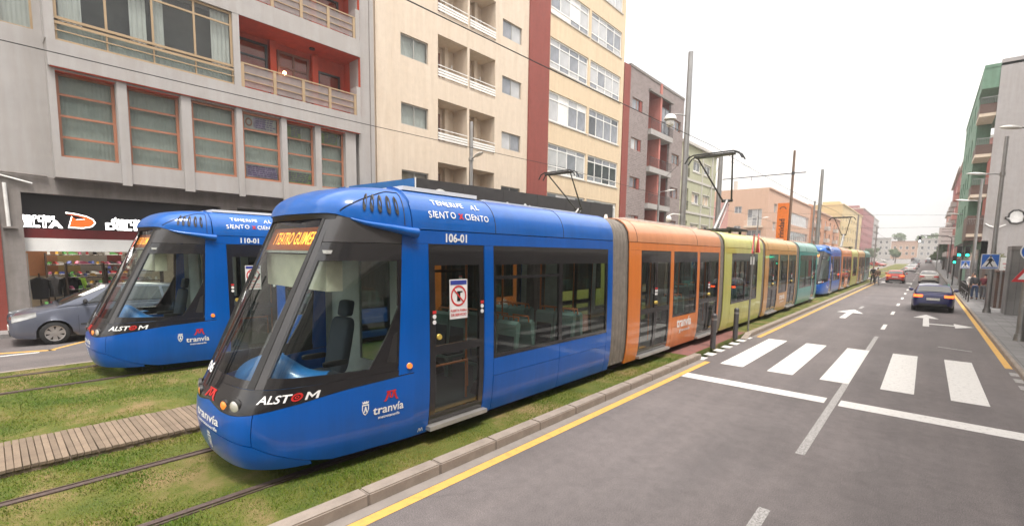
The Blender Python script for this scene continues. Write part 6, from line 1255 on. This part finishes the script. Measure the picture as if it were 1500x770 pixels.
# ---- far left row
def far_block(label, y0, y1, h, m, band, frame='frame_white', x=-21, floors=None, wcol=None, roofm='roof_grey', bal=None):
    B = building('apartment_building', label, x, y0, tz((y0+y1)/2)); F = Fac(B); L_ = y1-y0; n = max(2, int(L_/6.5)); fl_ = int((h-3.2)//3.2); hs = []
    for k in range(fl_):
        for i in range(n): c = L_*(i+.5)/n; hs.append((c-1.3, c+1.3, 4.2+3.2*k, 5.7+3.2*k))
    F.wall('front_wall', 0, L_, 0, h, hs, m, 0, .3); G = Fac(B, -PI/2); gh = [(-4.5-5*i, -3.0-5*i, 4.2+3.2*k, 5.6+3.2*k) for i in range(2) for k in range(fl_)]; G.wall('end_wall', -14, 0, 0, h, gh, m, 0, .3); F.box('roof_slab', -.15, L_+.1, -14, .35, h, h+.3, band); F.box('roof_hut', L_*.3, L_*.3+5, -8, -3, h+.3, h+2.8, m); F.box('shop_band', .1, L_-.1, .003, .12, 2.9, 3.5, band)
    for h_ in hs: F.window(*h_, d=-.25, cols=2, frame=frame, pane=('pane_grey', 'pane_dark', 'pane_pale'), fw=.15, simple=True)
    for h_ in gh: G.window(*h_, d=-.25, cols=2, frame=frame, pane=('pane_grey', 'pane_dark'), fw=.15, simple=True)
    if bal:
        for k in range(fl_):
            for i in range(0, n, 2): c = L_*(i+.5)/n; F.box('balcony_box', c-1.9, c+1.9, 0, .9, 3.3+3.2*k, 4.25+3.2*k, bal)
    return B
far_block('orange apartment building with grey balcony boxes beyond the peach one', 131, 176, 13.6, 'orange_wall', 'peach', bal='offwhite'); far_block('yellow apartment building behind the orange one', 179, 236, 18.5, 'yellow_wall', 'yellow_wall', bal=None)
far_block('crimson apartment building beyond the yellow one', 238, 290, 21.2, 'crimson_wall', 'offwhite'); far_block('grey apartment building at the far left end of the street', 292, 318, 20, 'plaster_grey', 'offwhite', bal='plaster_grey_dark')
# ---- black hoarding in front of the cream block
H_ = thing('hoarding', 'tall black hoarding with blue end panel and round white logo before the cream block', 'hoarding', (-18.5, 13.83, 0)); mat('hoard_black', (.022, .019, .020), .5, var=.2); mat('hoard_blue', (.006, .10, .30), .45)
zt = lambda y: 6.22+.3*y/18.6
for k in range(6):
    a, b = 18.6*k/6, 18.6*(k+1)/6; MB().add([(-.06, a+.006, 0), (0, a+.006, 0), (0, b-.006, 0), (-.06, b-.006, 0), (-.06, a+.006, zt(a)), (0, a+.006, zt(a)), (0, b-.006, zt(b)), (-.06, b-.006, zt(b))], [(0, 3, 2, 1), (4, 5, 6, 7), (0, 1, 5, 4), (1, 2, 6, 5), (2, 3, 7, 6), (3, 0, 4, 7)]).build('hoarding_panel', 'hoard_black', H_)
    MB().box(.002, .012, b-.02, b+.02, .1, zt(b)-.02).build('cover_strip', 'metal_dark', H_)
MB().add([(0, 0, 0), (-2.4, -2.8, 0), (-2.4, -2.8, 5.62), (0, 0, 6.22), (0, .06, 0), (-2.4, -2.74, 0), (-2.4, -2.74, 5.62), (0, .06, 6.22)], [(0, 1, 2, 3), (7, 6, 5, 4), (0, 3, 7, 4), (1, 5, 6, 2), (3, 2, 6, 7)]).build('end_panel', 'hoard_blue', H_)
MB().box(-.02, .03, -.05, .0, 0, 6.24).build('corner_strip', 'frame_white', H_)
MB().cyl((.002, 1.50, 5.23), (.014, 1.50, 5.23), .62, None, 32).build('round_logo', 'sign_white', H_, 40)
mb = MB(); mb.quad(*[(.018, 1.5+a, 5.5+b) for a, b in ((-.26, -.03), (-.10, .03), (0, .06), (.12, .02), (.27, -.04), (.25, -.12), (-.24, -.12))]); mb.quad(*[(.018, 1.5+a, 5.62+b) for a, b in ((-.05, 0), (.0, .0), (.03, .12), (.0, .13))]); mb.build('logo_print', 'logo_red', H_)
mb = MB(); mb.quad((.016, 6.28, 5.42), (.016, 6.44, 5.42), (.016, 6.60, 5.66), (.016, 6.42, 5.66)); mb.quad(*[(.016, 8.1+.16*math.cos(2*PI*k/14), 5.52+.20*math.sin(2*PI*k/14)) for k in range(14)]); mb.quad(*[(.016, a, b) for a, b in ((8.38, 5.2), (8.68, 5.2), (8.68, 5.5), (8.62, 5.62), (8.53, 5.66), (8.44, 5.62), (8.38, 5.5))]); mb.build('sign_marks', 'sign_white', H_)
for y in (3, 9, 15): MB().box(-1.6, -.06, y-.05, y+.05, 0, .12).build('brace', 'metal_dark', H_)

# ---- right side of the street (facades look towards -x)
def rfac(name, label, x, y0, y1, z=0): B = building(name, label, x, y1, z, PI); return B, Fac(B)
B, F = rfac('office_building', 'white panelled building at the right picture edge', 3.62, -30, 33.2); L_ = 63.2
hs = [(2+4.2*i, 4.8+4.2*i, z, z+1.7) for i in range(14) for z in (4.6, 8.0, 11.4)]
F.wall('front_wall', 0, L_, 3.4, 14.5, hs, 'offwhite', 0, .3); F.box('recessed_ground_floor', 0, L_, -2.2, -2.1, .1, 3.4, 'stone_dark'); G = Fac(B, PI/2, (0, 0, 0))
F.box('end_wall', -.02, .02, -9, -.01, 3.4, 14.5, 'offwhite'); F.box('canopy', -.01, L_, -2.2, .10, 3.28, 3.4, 'frame_white')
for h in hs: F.window(*h, d=-.25, cols=3, frame='frame_alu', pane=('pane_grey', 'pane_dark'))
for k in range(8):
    u = .1+8*k; P_ = F.box('pillar', u, u+.55, -.62, -.05, .1, 3.28, 'plaster_grey_dark') if k else None
tilemat('stone_clad', (.20, .19, .185), (.23, .22, .21), (.10, .095, .09), 2.0)
pl = thing('stone_pillar', 'grey stone-clad pillar beside the graffiti panel on the right', 'pillar', (3.28, 33.3, .11))
for k in range(5): MB().box(-.30, .28, -.8, .8, .62*k+.006, .62*(k+1)).build('stone_block', 'stone_clad', pl)
MB().box(-.31, .29, -.82, .82, 3.11, 3.3).build('cap_stone', 'plaster_grey_dark', pl)
B, F = rfac('graffiti_panel', 'dark shuttered kiosk wall with white SR graffiti on the right pavement', 2.86, 36.6, 38.4); B['category'] = 'kiosk'; B.rotation_euler = (0, 0, -PI/2); B.location = (2.9, 36.6, .11); F = Fac(B)
for k in range(12): F.box('shutter_slat', 0, 1.35, -.04, 0+.006*(k % 2), .02+.155*k, .165+.155*k, 'brown_panel')
F.box('side_wall', 0, 1.35, -1.8, -.05, 0, 1.95, 'stone_dark'); F.box('roof_edge', -.05, 1.4, -1.85, .05, 1.95, 2.05, 'brown_panel')
mb = MB(); lettering(mb, 'SR', lambda a, b: (.012, .66+a*.9, .98+b), .62, .03); F.fin(mb, 'graffiti', 'sign_white')
ps_ = thing('shop_sign', 'white and pink arrow-shaped sign above the graffiti panel', 'sign', (2.95, 36.3, 2.2)); mat('faint_pink', (.60, .33, .32), .6)
MB().prism([(0, 0), (.78, 0), (1.0, .34), (.78, .68), (0, .68)], lambda a, b, d: (a, d, b), -.03, .03).build('sign_panel', 'sign_white', ps_)
for a, b, c, e in ((.25, .6, .52, .56), (.1, .62, .30, .38), (.15, .7, .12, .17)): MB().box(a, b, -.034, -.031, c, e).build('sign_print', 'faint_pink', ps_)
MB().box(.05, .13, -.02, .05, -2.1, .0).build('sign_leg', 'metal_pole', ps_)
def foliage(name, label, cat, loc, blobs, m, n, size, trunk=None, group=None):
    T_ = thing(name, label, cat, loc, 0, group); mb = MB()
    for _ in range(n):
        c, r = random.choice(blobs); d = Vector((random.gauss(0, 1), random.gauss(0, 1), random.gauss(0, 1))).normalized()*r*random.uniform(.35, 1.05)
        p = Vector(c)+Vector((d.x, d.y, d.z*.8)); a = Vector((random.gauss(0, 1), random.gauss(0, 1), random.gauss(0, 1))).normalized(); b = a.orthogonal().normalized(); s = size*random.uniform(.6, 1.3)
        mb.add([p-b*s*.4, p+a*s*.5, p+b*s*.4, p-a*s*.5], [(0, 1, 2, 3)])
    mb.build('crown', m, T_)
    if trunk:
        for t in trunk: MB().tube(*t, 8).build('trunk' if t is trunk[0] else 'limb', 'bark', T_, 60)
    return T_
foliage('hedge_plant', 'bushy olive plant hanging over the wall above the graffiti panel', 'plant', (3.6, 39, 2.75), [((-.9+.38*k, .3*math.sin(k), .15*math.sin(k*2)), .33) for k in range(9)], 'leaf_olive', 1600, .13)
B, F = rfac('garden_wall', 'brown garden wall beneath the olive plant on the right', 3.3, 39, 54.6); B['category'] = 'wall'
for k in range(6): F.box('wall_block', .02+2.6*k, 2.6*(k+1)-.02, -.3, 0, .1, 2.75, 'brown_panel' if k % 2 else 'stone_dark')
F.box('wall_cap', 0, 15.6, -.35, .05, 2.75, 2.85, 'plaster_grey_dark'); F.fin(MB().box(-6, -.31, 15.3, 15.6, .1, 2.7), 'return_wall', 'brown_panel')
# green building with the blank party wall
B, F = rfac('apartment_building', 'dark green apartment building with brown balconies and a blank grey party wall', 3.25, 55, 80); L_ = 25
pw = Fac(B, PI/2); pw.M = Matrix.Translation((0, L_, 0)) @ Matrix.Rotation(PI/2, 4, 'Z')
pw.wall('party_wall', 0, 14, .1, 18.4, [], 'party_wall'); pw.box('wall_step', 0, 14, -.3, .02, 18.4, 18.7, 'party_wall')
# d of pw looks towards -y, u runs towards +x
mb = MB()
gho = [(-.25, -.45), (.15, -.5), (.55, -.35), (.62, .05), (.80, .02), (.78, .22), (.60, .25), (.50, .55), (.20, .75), (-.15, .72), (-.40, .45), (-.42, .1), (-.62, .12), (-.60, -.05), (-.42, -.12)]
pw.fin(MB().quad(*[(.012, 1.75+a*.85, 6.1+b*.85) for a, b in gho]), 'painted_figure', 'sign_white')
pw.fin(MB().tube([(.018, 1.75+a*.85, 6.1+b*.85) for a, b in gho+gho[:1]], .07, 5), 'figure_outline', 'metal_dark'); pw.fin(MB().tube([(.018, 1.3, 5.6), (.018, .8, 5.35), (.018, .35, 5.5), (.018, .1, 5.7)], .05, 5), 'figure_outline', 'sign_white')
hs = [(3.2+4.2*i, 4.8+4.2*i, 6.3+3.1*k, 7.9+3.1*k) for i in range(4) for k in range(4)]
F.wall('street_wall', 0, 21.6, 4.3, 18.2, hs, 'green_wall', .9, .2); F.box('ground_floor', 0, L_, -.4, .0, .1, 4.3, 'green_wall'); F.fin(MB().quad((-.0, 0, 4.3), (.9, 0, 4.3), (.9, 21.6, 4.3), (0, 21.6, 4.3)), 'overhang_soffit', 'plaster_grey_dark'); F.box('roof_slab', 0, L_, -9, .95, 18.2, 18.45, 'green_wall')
for h in hs: F.window(*h, d=.75, cols=2, frame='frame_white', pane=('pane_grey', 'pane_dark'), simple=True)
F.fin(MB().quad((0, 21.6, 4.3), (.9, 21.6, 4.3), (.9, 21.6, 18.2), (0, 21.6, 18.2)), 'balcony_back', 'green_wall')
for k in range(4):
    z = 4.9+3.25*k; F.box('balcony_slab', 21.62, 24.95, 0, .98, z-.25, z, 'plaster_cream'); F.box('balcony_front', 21.62, 24.9, .88, .97, z, z+.75 if k else z+1.0, 'brown_panel'); F.box('balcony_end', 24.86, 24.96, 0, .97, z, z+.75, 'brown_panel'); pw.railing(-.95, -.02, .06, z+.75, z+1.25, 'metal_pole', .1)
F.box('bay_top', 21.62, 24.97, 0, .98, 16.6, 18.19, 'green_wall'); F.box('brown_bay', 19.5, 24.9, .02, 1.0, 4.35, 6.4, 'brown_panel'); F.box('shop_opening', 19, 24.6, .002, .04, .15, 3.6, 'pane_dark'); F.box('shop_opening', 9, 17, .002, .04, .15, 3.4, 'pane_dark'); F.box('shop_post', 17.4, 18.6, .002, .06, .15, 4.2, 'sage')
def rblock(label, y0, y1, h, m, x=3.3, bal=None):
    B, F = rfac('apartment_building', label, x, y0, y1, tz((y0+y1)/2)); L_ = y1-y0; n = max(2, int(L_/5.5)); fl_ = int((h-3.2)//3.1); hs = [(L_*(i+.5)/n-1.2, L_*(i+.5)/n+1.2, 4.2+3.1*k, 5.8+3.1*k) for i in range(n) for k in range(fl_)]
    F.wall('front_wall', 0, L_, 0, h, hs, m, 0, .3); E = Fac(B); E.M = Matrix.Translation((0, L_, 0)) @ Matrix.Rotation(PI/2, 4, 'Z'); E.wall('end_wall', 0, 14, 0, h, [], m); F.box('roof_slab', -.1, L_+.1, -14, .4, h, h+.3, 'offwhite')
    for h_ in hs: F.window(*h_, d=-.25, cols=2, frame='frame_white', pane=('pane_grey', 'pane_dark'), fw=.15, simple=True)
    for k in range(fl_):
        for i in range(0, n, 2): c = L_*(i+.5)/n; F.box('balcony_box', c-1.7, c+1.7, 0, .8, 3.2+3.1*k, 4.1+3.1*k, bal or m)
    F.box('shop_front', .3, L_-.3, .002, .05, .2, 2.9, 'room_dark')
rblock('salmon pink apartment building beyond the green one on the right', 82, 112, 17.5, 'salmon_wall', bal='pink'); rblock('crimson apartment building next along the right side', 114, 150, 18.5, 'crimson_wall', bal='offwhite'); rblock('pale pink building far along the right side', 152, 200, 15, 'pink', x=3.5); rblock('low crimson shop far along the right side', 202, 260, 9, 'crimson_wall', x=4)
bb = thing('billboard', 'white billboard with faint lettering hung over the right pavement', 'billboard', (1.0, 96, 5.0+tz(96))); MB().box(0, 2.3, -.08, .08, 0, 2.5).build('board', 'sign_white', bb); MB().box(2.2, 2.32, -.06, .06, -5, .0).build('post', 'metal_pole', bb); MB().box(.06, .18, -.06, .06, -5, .0).build('post', 'metal_pole', bb)
for z in (.35, 1.0, 1.75, 2.15): MB().box(.3, 1.95, -.085, -.081, z, z+.12).build('board_print', 'plaster_grey', bb)
foliage('street_tree', 'dark green tree on the right pavement beyond the billboard', 'tree', (2.9, 150, tz(150)), [((random.uniform(-1.6, 1.2), random.uniform(-1.6, 1.6), 4.2+random.uniform(-1.3, 1.6)), random.uniform(.7, 1.2)) for _ in range(14)], 'leaf', 3500, .42, [([(0, 0, 0), (.1, 0, 1.6), (0, .1, 3.2)], [.22, .17, .12]), ([(0, .1, 2.6), (-.7, .3, 4.2)], [.1, .05]), ([(.05, .1, 2.8), (.7, -.4, 4.4)], [.1, .05])])
for k, (x, y) in enumerate(((-16.2, 196), (-16.0, 226), (-9.2, 232), (-20.5, 262), (-12, 285), (-28, 290), (6, 285))):
    foliage('street_tree', ('first', 'second', 'third', 'fourth', 'fifth', 'sixth', 'seventh')[k]+' of the small distant trees at the far end of the street', 'tree', (x, y, tz(y)), [((random.uniform(-1.4, 1.4), random.uniform(-1.4, 1.4), 3.6+random.uniform(-1.1, 1.5)), random.uniform(.7, 1.1)) for _ in range(10)], 'leaf', 900, .5, [([(0, 0, 0), (.1, 0, 1.6), (0, .1, 3.2)], [.2, .15, .1])], 'small far trees')
# ---- the far end: cross row of houses and hills
for k in range(9):
    x0 = -70+k*11; h = 9+2.5*((k*37) % 5)/4; B = building('house', '%s house from the left in the distant cross row ending the street' % ('first', 'second', 'third', 'fourth', 'fifth', 'sixth', 'seventh', 'eighth', 'ninth')[k], x0, 322, tz(322), -PI/2); F = Fac(B); m = ('peach', 'offwhite', 'plaster_cream', 'pink', 'offwhite')[k % 5]
    hs = [(1+2.5*i, 2.2+2.5*i, 2+3*j, 3.6+3*j) for i in range(4) for j in range(int((h-1)//3))]
    F.wall('front_wall', 0, 10.8, 0, h, hs, m, 0, .3); F.box('roof_slab', -.1, 10.9, -10, .3, h, h+.35, 'roof_tile' if k % 2 else 'offwhite')
    for q in hs: F.window(*q, d=-.2, cols=1, frame='frame_white', pane=('pane_dark', 'pane_grey'), simple=True, fw=.12)
mb = MB(); mat('hill_scrub', (.09, .10, .045), .95, var=.4, vscale=.02, col2=(.15, .12, .07))
mb.grid(lambda u, v: (-900+1600*u, 900+900*v, 6+(26+24*noise.noise(Vector((u*5, v*3, .4)))+20*math.exp(-((u-.585)/.06)**2))*math.sin(min(1, v*1.4+.02)*PI*.5)), 80, 14); struct(mb.build('hills', 'hill_scrub', None, 60))
gt = 'trees on the far hill'
for k in range(16):
    x = -95+k*9+random.uniform(-3, 3); foliage('far_tree', '%s dark tree from the left above the distant cross row of houses' % ['first', 'second', 'third', 'fourth', 'fifth', 'sixth', 'seventh', 'eighth', 'ninth', 'tenth', 'eleventh', 'twelfth', 'thirteenth', 'fourteenth', 'fifteenth', 'sixteenth'][k], 'tree', (x, 342+random.uniform(0, 15), tz(345)), [((random.uniform(-3, 3), random.uniform(-2, 2), 10+random.uniform(-2.5, 3)), 2.0) for _ in range(6)], 'leaf', 400, 1.1, [([(0, 0, 0), (0, 0, 10)], [.4, .2])], gt)

# ------------------------------------------------------------------ bright thin haze over the street
m = bpy.data.materials.new('haze_air'); m.use_nodes = True; n = m.node_tree; n.nodes.clear(); o_ = n.nodes.new('ShaderNodeOutputMaterial'); v_ = n.nodes.new('ShaderNodeVolumePrincipled')
v_.inputs['Color'].default_value = (.97, .96, .95, 1); v_.inputs['Density'].default_value = .0013; v_.inputs['Anisotropy'].default_value = .3; n.links.new(v_.outputs[0], o_.inputs['Volume']); MATS['haze_air'] = m
hz = MB().box(-1500, 1500, -100, 2700, -1.2, 95).build('haze', 'haze_air'); hz['kind'] = 'stuff'
